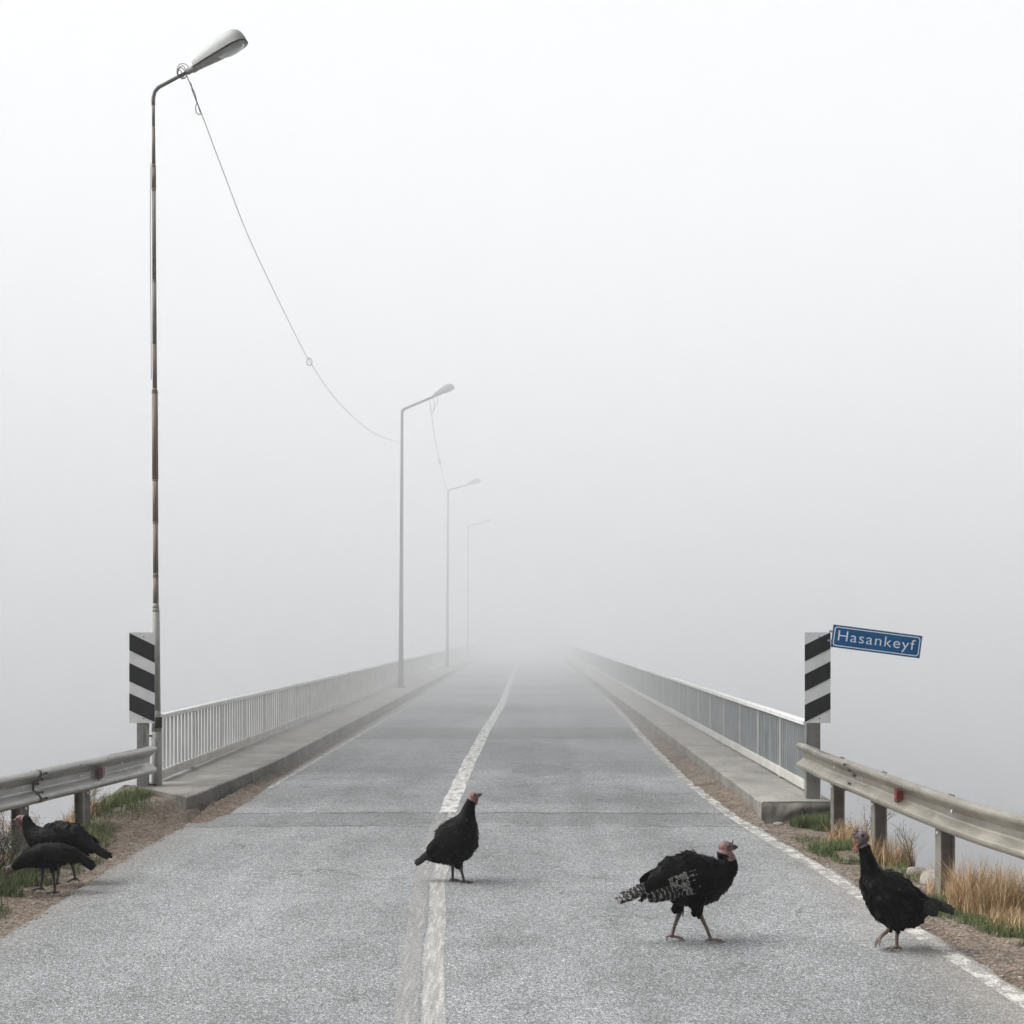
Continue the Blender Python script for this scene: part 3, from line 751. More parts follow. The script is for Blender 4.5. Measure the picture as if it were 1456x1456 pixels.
# ------------------------------------------------------------------ guardrails
WP = [(.150, .012), (.156, .030), (.150, .060), (.136, .079), (.118, .084), (.100, .081), (.086, .068), (.040, .012), (.026, .002), (-.026, .002), (-.040, .012), (-.086, .068), (-.100, .081), (-.118, .084), (-.136, .079), (-.150, .060), (-.156, .030), (-.150, .012)]
def guardrail(label, path, zmid, s, posts, splices, mat, refl, dots, size=1.0):
    """s: +1 when the road lies towards +X; path: (y, x) pairs for the beam's back face"""
    root = empty('guardrail', (path[-1][1], path[-1][0], 0), 0, label, 'guardrail', 'crash barriers at the bridge ends')
    o = Vector(root.location)
    ya, yb = path[0][0], path[-1][0]
    px = catmull([(y, x) for y, x in path], 14)
    cuts = sorted([ya] + splices + [yb])
    for i, (a, b) in enumerate(zip(cuts, cuts[1:])):
        rows = [(y, x) for y, x in px if a < y < b]
        rows = [(a - (.12 if i else 0), interp(px, a))] + rows + [(b, interp(px, b))]
        bm = bmesh.new(); prev = None
        for y, x in rows:
            dx = (interp(px, y + .05) - interp(px, y - .05)) / .1
            nrm = Vector((s, -s * dx, 0)).normalized()
            dent = .006 * nz(y * 1.9, 51 + s); dz = .006 * nz(y * .9, 53 + s)
            lift = .005 if i % 2 else 0
            front = [Vector((x, y, zmid + z + dz)) + nrm * (off * size + lift + dent) - o for z, off in [(z * size, off) for z, off in WP]]
            back = [p - nrm * .004 for p in front]
            row = [bm.verts.new(p) for p in front] + [bm.verts.new(p) for p in back[::-1]]
            m = len(row)
            if prev:
                for k in range(m): bm.faces.new((prev[k], prev[(k + 1) % m], row[(k + 1) % m], row[k])).smooth = False
            else: first = row
            prev = row
        for row in (first, prev):
            for k in range(len(WP) - 1): bm.faces.new((row[k], row[k + 1], row[m - 2 - k], row[m - 1 - k]))
        bmesh.ops.recalc_face_normals(bm, faces=bm.faces)
        obj('beam', bm, mat, root)
    def at(y, z, off):
        x = interp(px, y); dx = (interp(px, y + .05) - interp(px, y - .05)) / .1
        n_ = Vector((s, -s * dx, 0)).normalized()
        return Vector((x, y, zmid + z)) + n_ * off - o, n_
    for y, hi in posts:
        bm = bmesh.new()
        c, n_ = at(y, 0, -.075)
        rot = Matrix.Rotation(math.atan2(n_.y, n_.x), 4, 'Z')
        ztop, zbot = zmid + hi, -.4
        zc = (ztop + zbot) / 2; hh = ztop - zbot
        for (ox, oy, sx_, sy_) in ((0, 0, .10, .012), (.048, .0, .010, .11), (-.048, .0, .010, .11)):
            q = Matrix.Translation((c.x, c.y, zc)) @ rot @ Matrix.Translation((ox, oy, 0))
            bmesh.ops.create_cube(bm, size=1, matrix=q @ Matrix.Diagonal((sx_, sy_, hh, 1)))
        # face plate seen from the road
        q = Matrix.Translation((c.x, c.y, zc)) @ rot @ Matrix.Translation((.056, 0, 0))
        bmesh.ops.create_cube(bm, size=1, matrix=q @ Matrix.Diagonal((.006, .118, hh - .01, 1)))
        po = obj('post', bm, M['post_steel'], root)
        bm = bmesh.new()
        p, n_ = at(y, -.19, -.018)
        tube(bm, [p, p + n_ * .012], .014, 8); obj('bolt', bm, M['bolt_pale'], po)  # pale round dot on the post, under the beam
    for y in splices:
        for dz, off in ((.115, .088), (.06, .045), (-.06, .045), (-.115, .088), (.015, .006)):
            for dy in (-.04, -.09):
                bm = bmesh.new(); p, n_ = at(y + dy, dz, off + .004); tube(bm, [p, p + n_ * .014], .012, 6)
                obj('bolt', bm, M['bolt_dark'], root)
    for y, dz in dots:
        bm = bmesh.new(); p, n_ = at(y, dz, .012 if abs(dz) < .03 else .06); tube(bm, [p, p + n_ * .01], .012, 8); obj('bolt', bm, M['bolt_pale'], root)  # pale round dots along the beam
    for y, mt in refl:
        bm = bmesh.new()
        p, n_ = at(y, .0, .0)
        t_ = Vector((-n_.y, n_.x, 0))
        pts = [p + n_ * a * .85 + t_ * b * .72 + Vector((0, 0, c * .8)) for a, b, c in ((.012, -.045, .055), (.012, .035, .055), (.012, .035, -.05), (.012, -.045, -.065), (.075, -.05, .062), (.075, .04, .045), (.075, .03, -.035), (.075, -.05, -.075))]
        v = [bm.verts.new(q) for q in pts]
        for f in ((0, 1, 2, 3), (4, 7, 6, 5), (0, 4, 5, 1), (1, 5, 6, 2), (2, 6, 7, 3), (3, 7, 4, 0)): bm.faces.new([v[i] for i in f])
        bmesh.ops.recalc_face_normals(bm, faces=bm.faces)
        obj('reflector', bm, mt, root)
    return root
guardrail('dull steel guardrail running up to the rusty lamp, two turkeys under it', [(2.0, -6.1), (5, -5.62), (8, -5.17), (11.5, -4.62), (13.1, -4.37), (14.6, -4.17)], .585, 1,
          [(4.9, .1), (7.1, .1), (9.3, .1), (12.0, .1), (13.15, .1)], [6.5, 12.2], M['galv'], [(13.35, M['reflector_old'])], [(12.95, .0), (13.75, .045)])
guardrail('curved steel guardrail with a red reflector, below the town sign', [(1.5, 5.1), (4.5, 4.15), (7, 3.50), (8.84, 3.24), (10.1, 3.12), (11.8, 3.05), (13.15, 3.00), (13.8, 3.00), (14.35, 2.99)], .655, -1,
          [(6.6, .1), (8.35, .1), (10.1, .1), (11.75, .1), (13.1, .1)], [6.0, 12.3], M['galv_warm'], [(10.85, M['reflector'])], [(9.75, .02), (12.9, .02)], .9)

# ------------------------------------------------------------------ pipes beside the left slope
bm = bmesh.new(); tube(bm, catmull([(-4.83, 17.2, -.02), (-4.84, 15.5, -.03), (-4.88, 13, -.09), (-4.95, 10.5, -.10), (-5.15, 7.5, -.06)], 6), .045, 10)
tag(obj('pipe', bm, M['pipe_dark'], None, True), 'thick dull grey pipe lying along the bank behind the guardrail posts', 'pipe', 'pipes on the bank')
bm = bmesh.new(); tube(bm, catmull([(-4.74, 17.2, -.12), (-4.75, 15.5, -.12), (-4.77, 13, -.15), (-4.86, 10.5, -.15), (-5.05, 7.5, -.10)], 6), .022, 8)
tag(obj('pipe', bm, M['pipe_pale'], None, True), 'thin pale pipe below the thick grey one behind the guardrail posts', 'pipe', 'pipes on the bank')

# ------------------------------------------------------------------ grass, weeds, stones
def shade_layer(bm): return bm.verts.layers.float.new('shade')
def blade(bm, sl, p, h, w, yaw, bend, sh, segs=3):
    d = Vector((math.cos(yaw), math.sin(yaw), 0)); n_ = Vector((-d.y, d.x, 0))
    prev = None
    for k in range(segs + 1):
        t = k / segs
        c = Vector(p) + d * (bend * t * t) + Vector((0, 0, h * (t - .25 * t * t * min(1.5, bend / h))))
        ww = w * (1 - t * .92) / 2
        if k < segs:
            row = [bm.verts.new(c - n_ * ww), bm.verts.new(c + n_ * ww)]
        else: row = [bm.verts.new(c)]
        for v in row: v[sl] = sh
        if prev:
            bm.faces.new((prev[0], prev[1], row[1], row[0]) if len(row) == 2 else (prev[0], prev[1], row[0]))
        prev = row
def gz(x, y): return ground_z(x, y)

def field(name, mat, patches, label, cat):
    """patches: (x, y, rx, ry, count, height, lo shade, hi shade)"""
    bm = bmesh.new(); sl = shade_layer(bm)
    for x0, y0, rx, ry, cnt, hgt, s0, s1 in patches:
        for _ in range(cnt):
            a = random.random() * 6.283; r = math.sqrt(random.random())
            x = x0 + rx * r * math.cos(a); y = y0 + ry * r * math.sin(a)
            if nz(x * 3.3, y * 3.3, 60) < -.28: continue
            if x > road_l(y) and x < road_r(y): continue
            h = hgt * random.uniform(.45, 1.15) * (1 - .45 * r) * (1 + .5 * nz(x * 2, y * 2, 61))
            blade(bm, sl, (x, y, gz(x, y) - .008), h, random.uniform(.004, .008), random.random() * 6.283, h * random.uniform(.1, .9), min(1, max(0, random.uniform(s0, s1) + .15 * nz(x * 4, y * 4))))
    return tag(obj(name, bm, mat), label, cat, kind='stuff')
gp = []
for i in range(26):          # left bank
    y = random.uniform(8.2, 14.9); x = interp([(8, -4.35), (10, -4.25), (12, -4.28), (15, -4.42)], y) + random.gauss(0, .13)
    gp.append((x, y, .26, .30, 420, .13, .0, .75))
for y in (14.2, 14.5, 14.75, 14.0): gp.append((-4.38 + random.gauss(0, .06), y, .22, .18, 700, .19, .05, .8))
for y in (9.6, 10.0, 10.4, 10.9, 9.9, 11.4, 9.3): gp.append((-4.05 + random.gauss(0, .10), y + .1, .25, .22, 600, .14, .0, .5))
for i in range(22):          # right bank
    y = random.uniform(6.5, 13.6); x = interp([(6, 3.85), (8, 3.45), (10, 3.12), (12, 2.98), (13.8, 2.95)], y) + random.gauss(0, .10)
    gp.append((x, y, .20, .30, 380, .12, .0, .75))
for x, y in ((2.98, 13.62), (3.02, 13.5), (2.88, 13.75), (3.1, 13.7)): gp.append((x, y, .15, .15, 650, .22, .0, .55))
for x, y in ((2.78, 12.3), (2.74, 12.0), (2.85, 11.7), (3.0, 9.5), (3.1, 9.2), (3.2, 8.9), (3.25, 8.6), (3.35, 8.2), (3.0, 9.8)): gp.append((x, y, .16, .22, 620, .10, .05, .6))
field('grass', M['grass'], gp, 'short green grass growing on the verges by the guardrails', 'grass')
dp = []
for i in range(16):
    y = random.uniform(8.5, 13.2); dp.append((interp([(8, 3.55), (10, 3.27), (12, 3.15), (13.5, 3.12)], y) + random.gauss(0, .06), y, .16, .25, 230, .22, .1, .95))
for i in range(12):
    y = random.uniform(9.0, 14.2); dp.append((interp([(8, -4.75), (12, -4.55), (15, -4.5)], y) + random.gauss(0, .07), y, .16, .3, 190, .22, .1, .95))
field('dry_grass', M['dry'], dp, 'dry straw coloured grass among the guardrail posts', 'dry grass')

def tuft(label, x, y, n, h, rad):
    bm = bmesh.new(); sl = shade_layer(bm)
    for _ in range(n):
        a = random.random() * 6.283; r = rad * .85 * math.sqrt(random.random())
        hh = h * random.uniform(.25, 1.15)
        xx, yy = r * math.cos(a), r * math.sin(a)
        blade(bm, sl, (xx, yy, gz(x + xx, y + yy) - gz(x, y) - .01), hh, random.uniform(.004, .008), random.random() * 6.283, hh * random.uniform(.1, 1.0), random.random(), 4)
    return tag(obj('dry_grass_tuft', bm, M['dry'], None, False, (x, y, gz(x, y))), label, 'grass tuft', 'dry tufts on the bank')
tuft('large bushy straw coloured tuft to the right of the last visible guardrail post', 3.36, 9.55, 2600, .40, .36)
tuft('smaller straw tuft at the foot of the middle guardrail post behind the turkey', 3.17, 11.6, 620, .30, .26)
tuft('straw tuft at the foot of the guardrail post closest to the bridge', 3.08, 12.65, 520, .27, .25)

def twiggy(name, label, cat, x, y, h, n, mat, seedheads=None, spread=.5, z=None, leaf=None):
    z = gz(x, y) if z is None else z
    root = empty(name, (x, y, z), 0, label, cat)
    bm = bmesh.new(); ends = []
    def grow(p, d, L, r, lev):
        q = [p]
        for k in range(4):
            d = (d + Vector((random.gauss(0, .13), random.gauss(0, .13), .05))).normalized()
            q.append(q[-1] + d * L / 4)
        tube(bm, q, [r, r * .85, r * .7, r * .6, r * .45], 5)
        ends.extend(q[2:])
        if lev > 0:
            for k in range(3):
                nd = (d + Vector((random.gauss(0, spread), random.gauss(0, spread), random.uniform(-.1, .4)))).normalized()
                grow(q[random.choice((2, 3, 4))], nd, L * random.uniform(.45, .7), r * .55, lev - 1)
    for k in range(n):
        grow(Vector((random.gauss(0, .03), random.gauss(0, .03), -.02)), Vector((random.gauss(0, spread * .5), random.gauss(0, spread * .5), 1)).normalized(), h * random.uniform(.5, .75), .0055, 2)
    obj('stem', bm, mat, root, True)
    if seedheads:
        bm = bmesh.new(); sl = shade_layer(bm)
        for p in ends:
            for k in range(seedheads):
                c = p + Vector((random.gauss(0, .03), random.gauss(0, .03), random.gauss(0, .03)))
                blade(bm, sl, c, random.uniform(.008, .02), .006, random.random() * 6.28, random.uniform(-.015, .015), random.random(), 2)
        obj('seed_heads' if leaf is None else 'foliage', bm, leaf or M['fluff'], root)
    return root
twiggy('dead_weed', 'bare dark twiggy weed standing between the two guardrail posts nearest the bridge', 'weed', 3.16, 12.35, .42, 3, M['twig'], 1, .5)
twiggy('dead_weed', 'thin bare weed stalks rising beside the straw tuft of the middle guardrail post', 'weed', 3.32, 11.35, .40, 2, M['twig'], 1, .4)
twiggy('dry_bush', 'fluffy reddish dry bush behind the walking turkeys by the guardrail post', 'bush', -4.78, 12.3, .34, 7, M['twig'], 9, .8)
twiggy('dry_bush', 'sparse dry seeding weed stalks below the guardrail near the rusty lamp', 'bush', -4.50, 13.55, .42, 4, M['twig'], 4, .6)
twiggy('shrub', 'grey green weedy shrub at the edge of the frame beside the turkey heads', 'shrub', -4.27, 10.75, .46, 9, M['twig'], 8, .8, None, M['weed'])

def stone(label, x, y, r, sx=1, sy=1, sz=.7):
    bm = bmesh.new(); bmesh.ops.create_icosphere(bm, subdivisions=3, radius=r)
    for v in bm.verts:
        k = 1 + .28 * nz(v.co.x / r * 1.1 + x, v.co.y / r * 1.1 + y, v.co.z / r * 1.1) + .08 * nz(v.co.x / r * 4, v.co.y / r * 4, v.co.z / r * 4)
        v.co = Vector((v.co.x * sx, v.co.y * sy, v.co.z * sz)) * k
    return tag(obj('stone', bm, M['stone'], None, True, (x, y, gz(x, y) + r * .25)), label, 'stone', 'stones on the bank')
stone('broad pale stone half hidden in dry grass left of the last visible guardrail post', 3.30, 10.55, .13, 1.3, 1, .7)
stone('small pale stone beside the broad one behind the right hand turkey', 3.22, 10.95, .07, 1.2, 1, .8)
stone('small rounded stone on the dirt at the broken pavement corner', 2.62, 13.80, .035, 1.4, 1, .7)
# loose grit on the dirt shoulders
bm = bmesh.new()
for _ in range(2600):
    if random.random() < .5:
        y = random.uniform(7, 15); x = road_l(y) - abs(random.gauss(0, .25)) + .04
    else:
        y = random.uniform(6.3, 14); x = road_r(y) + abs(random.gauss(0, .28)) - .04
    if y > 13.9 and (x > 2.4 or x < -3.6): continue
    r = random.choice((.004, .005, .006, .008, .011)) * random.uniform(.7, 1.2)
    z = max(gz(x, y), 0.0 if road_l(y) < x < road_r(y) else -1)
    bmesh.ops.create_icosphere(bm, subdivisions=1, radius=r, matrix=Matrix.Translation((x, y, z + r * .3)) @ Matrix.Rotation(random.random() * 6, 4, 'Z') @ Matrix.Diagonal((random.uniform(.8, 1.6), 1, random.uniform(.5, .9), 1)))
tag(obj('gravel', bm, M['stone']), 'loose grit scattered on the dirt shoulders', 'gravel', kind='stuff')

# ------------------------------------------------------------------ turkeys
def feather(bm, root, d, nrm, L, W, mi, sh, sl, uvl, curl=.0, blunt=.35):
    d = d.normalized(); side = nrm.cross(d).normalized(); nrm = d.cross(side)
    secs = [(0, .30), (.35, .92), (.72, 1.0), (.92, .72)]
    rows = []
    for t, w in secs:
        c = root + d * (t * L) + nrm * (curl * L * t * t)
        rows.append(([bm.verts.new(c - side * W * .5 * w - nrm * W * .10), bm.verts.new(c + side * W * .5 * w - nrm * W * .10)], bm.verts.new(c + nrm * W * .04), t))
    tipc = root + d * L + nrm * curl * L
    tv = [bm.verts.new(tipc - side * W * blunt * .5), bm.verts.new(tipc + side * W * blunt * .5)]
    allv = [v for r_ in rows for v in (*r_[0], r_[1])] + tv
    for v in allv: v[sl] = sh
    def mk(vs, uvs):
        f = bm.faces.new(vs); f.material_index = mi; f.smooth = True
        for l, uv in zip(f.loops, uvs): l[uvl].uv = uv
    for (a, ca, ta), (b, cb, tb) in zip(rows, rows[1:]):
        mk((a[0], ca, cb, b[0]), ((0, ta), (.5, ta), (.5, tb), (0, tb)))
        mk((ca, a[1], b[1], cb), ((.5, ta), (1, ta), (1, tb), (.5, tb)))
    a, ca, ta = rows[-1]
    mk((a[0], ca, tv[0]), ((0, ta), (.5, ta), (.2, 1)))
    mk((ca, tv[1], tv[0]), ((.5, ta), (.8, 1), (.2, 1)))
    mk((ca, a[1], tv[1]), ((.5, ta), (1, ta), (.8, 1)))

def turkey(label, px0, base, face, Y, yaw, spine, head, legs, tail, wing, skin, wattle_m, leg_m, tail_m, wing_m, q=lambda x, y: (x, y), zs=1.0, snood=None, nfeather=3600, lat=.78, seed=1):
    """photo measurements -> a bird in its own frame: +x the way it faces, y lateral, z up.
    spine: (x, y, radius, lateral factor) tail to head; legs: side, list of (x, y, radius) from thigh to ankle, toes; all through q()"""
    rnd = random.Random(seed)
    s = F / Y
    cy = max(.6, math.cos(yaw))
    def L(x, y):
        x, y = q(x, y); return ((x - px0) / s * face / cy, (base - y) / s)
    rz = (0 if face > 0 else math.pi) + yaw
    gx = P(px0, base, Y).x
    root = empty('turkey', (gx, Y, max(0, gz(gx, Y)) if gx < -3.5 else .004), rz, label, 'turkey', 'turkeys on and beside the road')
    bz = 0.0
    near = -1 if face > 0 else 1
    # ---- core body, neck and head loft
    sp = []
    for x, y, r, w in spine:
        u, v = L(x, y); sp.append((u, v, r / zs / s, w))
    cs = catmull(sp, 6)
    core = bmesh.new(); rings = []; nseg = 22
    for i, (u, v, r, w) in enumerate(cs):
        a = cs[max(i - 1, 0)]; b = cs[min(i + 1, len(cs) - 1)]
        t = Vector((b[0] - a[0], 0, b[1] - a[1])).normalized(); n_ = Vector((-t.z, 0, t.x))
        rings.append([core.verts.new(Vector((u, 0, v)) + n_ * (r * math.cos(k)) + Vector((0, r * w * math.sin(k), 0))) for k in [2 * math.pi * m / nseg for m in range(nseg)]])
    for A, B in zip(rings, rings[1:]):
        for k in range(nseg): core.faces.new((A[k], A[(k + 1) % nseg], B[(k + 1) % nseg], B[k]))
    for ring, i, j in ((rings[0], 0, 1), (rings[-1], -1, -2)):
        t = Vector((cs[i][0] - cs[j][0], 0, cs[i][1] - cs[j][1])).normalized()
        c = core.verts.new(Vector((cs[i][0], 0, cs[i][1])) + t * cs[i][2] * .8)
        for k in range(nseg): core.faces.new((ring[k], ring[(k + 1) % nseg], c))
    # head ball + jaw, given as (x, y, r) with the beak tip
    (hx, hy, hr), (bx, by), eye = head
    hu, hv = L(hx, hy); hr = hr / zs / s; bu, bv = L(bx, by)
    hc = Vector((hu, 0, hv)); bd = Vector((bu - hu, 0, bv - hv)); blen = bd.length; bd.normalize()
    hup = Vector((-bd.z, 0, bd.x)); hup = hup if hup.z > 0 else -hup
    def ell(bm, c, ax, r):
        Mx = Matrix((ax, Vector((0, 1, 0)), ax.cross(Vector((0, 1, 0))).normalized())).transposed().to_4x4()
        bmesh.ops.create_uvsphere(bm, u_segments=18, v_segments=12, radius=1, matrix=Matrix.Translation(c) @ Mx @ Matrix.Diagonal((*r, 1)))
    ell(core, hc, bd, (hr * 1.06, hr * .80, hr * .92))
    ell(core, hc + bd * hr * .70 - hup * hr * .08, bd, (hr * .58, hr * .50, hr * .52))
    ell(core, hc - hup * hr * .55 + bd * hr * .15, bd, (hr * .70, hr * .62, hr * .62))
    leg_segs = []
    for side, chain, toe_dir, toes in legs:
        pts = []
        for k, (x, y, r) in enumerate(chain):
            u, v = L(x, y)
            yy = side * near * (.055 - .012 * min(k, 2))
            pts.append((Vector((u, yy, v)), r / zs / s))
        tube(core, [p for p, r in pts], [r for p, r in pts], 10)
        for (a, ra), (b, rb) in list(zip(pts, pts[1:]))[-2:]:
            leg_segs.append((a, b, max(ra, rb)))
        an = pts[-1][0]
        ang = math.radians(toe_dir)
        td = Vector((math.cos(ang), 0, math.sin(ang)))
        for da, ln in ((0, .080), (28, .066), (-28, .066), (180, .035)):
            rd = Matrix.Rotation(math.radians(da), 3, 'Z') @ Vector((1, 0, 0))
            dirv = Vector((rd.x * math.cos(ang), rd.y, rd.x * math.sin(ang)))
            ln *= toes
            if toe_dir < -15:            # a lifted foot, toes hanging half closed
                q4 = [an, an + dirv * ln * .4 + Vector((0, 0, .002)), an + dirv * ln * .8 + Vector((-.006, 0, -.008)), an + dirv * ln * .95 + Vector((-.014, 0, -.02))]
            else:
                q4 = [an, an + dirv * ln * .35 + Vector((0, 0, .004)), an + dirv * ln * .75 + Vector((0, 0, -.004)), an + dirv * ln + Vector((0, 0, -.009))]
                for c in q4[1:]: c.z = max(c.z, .006)
                q4[-1].z = .003
            tube(core, q4, [.0085, .0078, .0065, .0028], 8)
            leg_segs.append((q4[0], q4[3], .009))
        bmesh.ops.create_icosphere(core, subdivisions=2, radius=.0115, matrix=Matrix.Translation(an))
    bmesh.ops.recalc_face_normals(core, faces=core.faces)
    tmp = obj('tmp', core, M['plumage'])
    rm = tmp.modifiers.new('r', 'REMESH'); rm.mode = 'VOXEL'; rm.voxel_size = .0042
    sm = tmp.modifiers.new('s', 'SMOOTH'); sm.factor = .5; sm.iterations = 2
    bpy.context.view_layer.update()
    me = bpy.data.meshes.new_from_object(tmp.evaluated_get(bpy.context.evaluated_depsgraph_get()))
    bpy.data.objects.remove(tmp)
    bm = bmesh.new(); bm.from_mesh(me); bpy.data.meshes.remove(me)
    sl = shade_layer(bm); uvl = bm.loops.layers.uv.new('UVMap')
    # regions
    def seg_d(p, a, b):
        ab = b - a; t = max(0, min(1, (p - a).dot(ab) / max(ab.length_squared, 1e-9))); return (p - a - ab * t).length
    neck_p = Vector((cs[-4][0], 0, cs[-4][1]))
    plum = []
    for f in bm.faces:
        f.smooth = True
        c = f.calc_center_median()
        mi = 0
        if (c - hc).length < hr * 1.35 or ((c - hc).dot(bd) > 0 and (c - hc).length < blen * 1.2) or (c - (hc - hup * hr * .8)).length < hr * .85: mi = 1
        elif any(seg_d(c, a, b) < r * 1.9 + .002 for a, b, r in leg_segs): mi = 2
        f.material_index = mi
        if mi == 0: plum.append((c, f.normal.copy(), f.calc_area()))
    for v in bm.verts: v[sl] = .35
    bvh = BVHTree.FromBMesh(bm)
    # contour feathers laid tailwards all over the plumage
    tot = sum(a for _, _, a in plum); acc = 0.0; step = tot / nfeather
    rnd.shuffle(plum)
    csv = [(Vector((u, 0, v)), r) for u, v, r, w in cs]
    thigh_top = min((Vector(L(*chain[1][:2])[i] for i in (0, 1)) for side, chain, _, _ in legs), key=lambda p: p.y) if legs else None
    for c, n_, a in plum:
        acc += a
        if acc < step: continue
        acc -= step
        k = min(range(len(csv)), key=lambda i: (csv[i][0] - c).length_squared)
        t = (csv[max(k - 1, 0)][0] - csv[min(k + 1, len(csv) - 1)][0]).normalized()
        if c.z < .24 * (1 if cs[0][1] < .6 else 1) and n_.z < .2 and abs(n_.x) < .9: t = (t + Vector((0, 0, -.5))).normalized()
        d = t - n_ * t.dot(n_)
        if d.length < .15: d = Vector((0, 0, -1)) - n_ * n_.dot(Vector((0, 0, -1)))
        d = (d.normalized() + Vector((rnd.gauss(0, .16), rnd.gauss(0, .16), rnd.gauss(0, .16)))).normalized()
        d = (d + n_ * rnd.uniform(.04, .30)).normalized()
        rr = csv[k][1]
        ln = min(.052, max(.015, rr * .36)) * rnd.uniform(.75, 1.25)
        feather(bm, c - n_ * .002, d, n_, ln, ln * rnd.uniform(.55, .75), 0, min(1, max(0, rnd.gauss(.5, .27))), sl, uvl, -.12, .45)
    obj('body', bm, [M['plumage'], skin, leg_m], root)
    # ---- folded wings, laid on the flank by casting rays onto the body
    if wing:
        (sx_, sy_), (tx_, ty_), depth = wing
        A = Vector((L(sx_, sy_)[0], 0, L(sx_, sy_)[1])); B = Vector((L(tx_, ty_)[0], 0, L(tx_, ty_)[1]))
        ax = (B - A); wl = ax.length; ax.normalize(); dn = Vector((-ax.z, 0, ax.x)); dn = dn if dn.z < 0 else -dn
        dep = depth / zs / s
        for sd in (-1, 1):
            bm = bmesh.new(); sl = shade_layer(bm); uvl = bm.loops.layers.uv.new('UVMap')
            def surf(p, off):
                hit = bvh.ray_cast(Vector((p.x, sd * .6, p.z)), Vector((0, -sd, 0)), .6)
                if hit[0] is None: return None, None
                n2 = (hit[1] + Vector((0, sd * .8, 0))).normalized()
                return hit[0] + n2 * off, n2
            rows = 9
            for i in range(rows):               # back rows first: long quills, then shorter coverts over them
                t = 1 - i / rows
                cnt = 5 + int(5 * math.sin(math.pi * min(1, .25 + .75 * (1 - t))))
                for j in range(cnt):
                    k = (j + rnd.uniform(-.2, .2)) / max(1, cnt - 1) - .5
                    p = A + ax * (wl * (.08 + .60 * t)) + dn * (k * dep * (1 - .25 * t))
                    p, n2 = surf(p, .006 + .0022 * i)
                    if p is None or abs(p.y) < .062: continue
                    ln = lerp(.055, .155, t) * wl / .34
                    dd = ax + dn * (k * -.30 + .05)
                    e, _ = surf(p + dd * ln, .008 + .0015 * i)
                    dd = (e - p).normalized() if e is not None and (e - p).length > ln * .3 else dd
                    if wing_m == 'speckled': mi = 2 if (t > .72 and k > .0) else (1 if (.30 < t <= .80 and k > -.30) else 0)
                    elif wing_m == 'edge': mi = 1 if t > .72 and k > .0 else 0
                    else: mi = 0
                    feather(bm, p, dd + n2 * .05, n2, ln, ln * .36 + .006, mi, min(1, max(0, rnd.gauss(.5, .25))), sl, uvl, -.04, .4)
            obj('wing', bm, [M['plumage'], M['speckled'] if wing_m == 'speckled' else M['dull_barred'], M['barred']], root)
    # ---- tail fan, folded
    (ax_, ay_), (ex_, ey_), fan, tw = tail
    A = Vector((L(ax_, ay_)[0], 0, L(ax_, ay_)[1])); B = Vector((L(ex_, ey_)[0], 0, L(ex_, ey_)[1]))
    dv = (B - A); tl = dv.length; dv.normalize(); upv = Vector((-dv.z, 0, dv.x)); upv = upv if upv.z > 0 else -upv
    bm = bmesh.new(); sl = shade_layer(bm); uvl = bm.loops.layers.uv.new('UVMap')
    for layer, (n, f_) in enumerate(((9, 1.0), (8, .90), (8, .66), (7, .45))):
        for j in range(n):
            k = (j / (n - 1) - .5) * 2
            dd = dv + Vector((0, k * fan * (.6 + .4 * f_), 0)) - upv * (abs(k) * .10 - .03 * layer)
            dd += Vector((rnd.gauss(0, .015), rnd.gauss(0, .015), rnd.gauss(0, .03)))
            nn = (upv + Vector((0, k * 1.3, 0))).normalized()
            feather(bm, A + Vector((0, k * .03, 0)) + upv * (.004 * layer + .012 - abs(k) * .012), dd, nn, tl * f_ * rnd.uniform(.93, 1.02), tw * rnd.uniform(.9, 1.1), 1 if tail_m else 0, min(1, max(0, rnd.gauss(.4, .2))), sl, uvl, -.02, .6)
    for j in range(9):      # undertail coverts, ragged
        k = (j / 8 - .5) * 2
        dd = dv + Vector((0, k * fan, 0)) - upv * rnd.uniform(.15, .6)
        feather(bm, A - upv * .02 + Vector((0, k * .04, 0)), dd, upv, tl * rnd.uniform(.3, .55), tw * .9, 1 if (tail_m and j % 2) else 0, rnd.random() * .5, sl, uvl, .0, .6)
    obj('tail', bm, [M['plumage'], M[tail_m] if tail_m else M['plumage']], root)
    # ---- beak, wattle, snood, eyes
    bm = bmesh.new()
    b0 = hc + bd * (hr * .95)
    bl_ = max(.022, blen - hr * .95)
    tube(bm, [b0 - bd * .008, b0 + bd * bl_ * .35 + hup * .002, b0 + bd * bl_ * .75 - hup * .001, b0 + bd * bl_ - hup * .007], [hr * .40, hr * .34, hr * .20, .0015], 10)
    tube(bm, [b0 - bd * .006 - hup * hr * .22, b0 + bd * bl_ * .4 - hup * hr * .26, b0 + bd * bl_ * .78 - hup * hr * .24], [hr * .30, hr * .22, .002], 8)
    obj('beak', bm, M['beak'], root, True)
    bm = bmesh.new()
    down = (-hup + bd * .12 + Vector((0, 0, -.6))).normalized()
    w0 = hc - hup * hr * .65 + bd * hr * .50
    for k in range(7):
        t = k / 6
        c = w0 + down * (hr * 1.25 * t) - bd * (hr * .35 * t) + Vector((0, rnd.gauss(0, hr * .10), 0))
        bmesh.ops.create_icosphere(bm, subdivisions=2, radius=hr * (.42 - .22 * t), matrix=Matrix.Translation(c) @ Matrix.Diagonal((1, .62, 1.25, 1)))
    obj('wattle', bm, wattle_m, root, True)
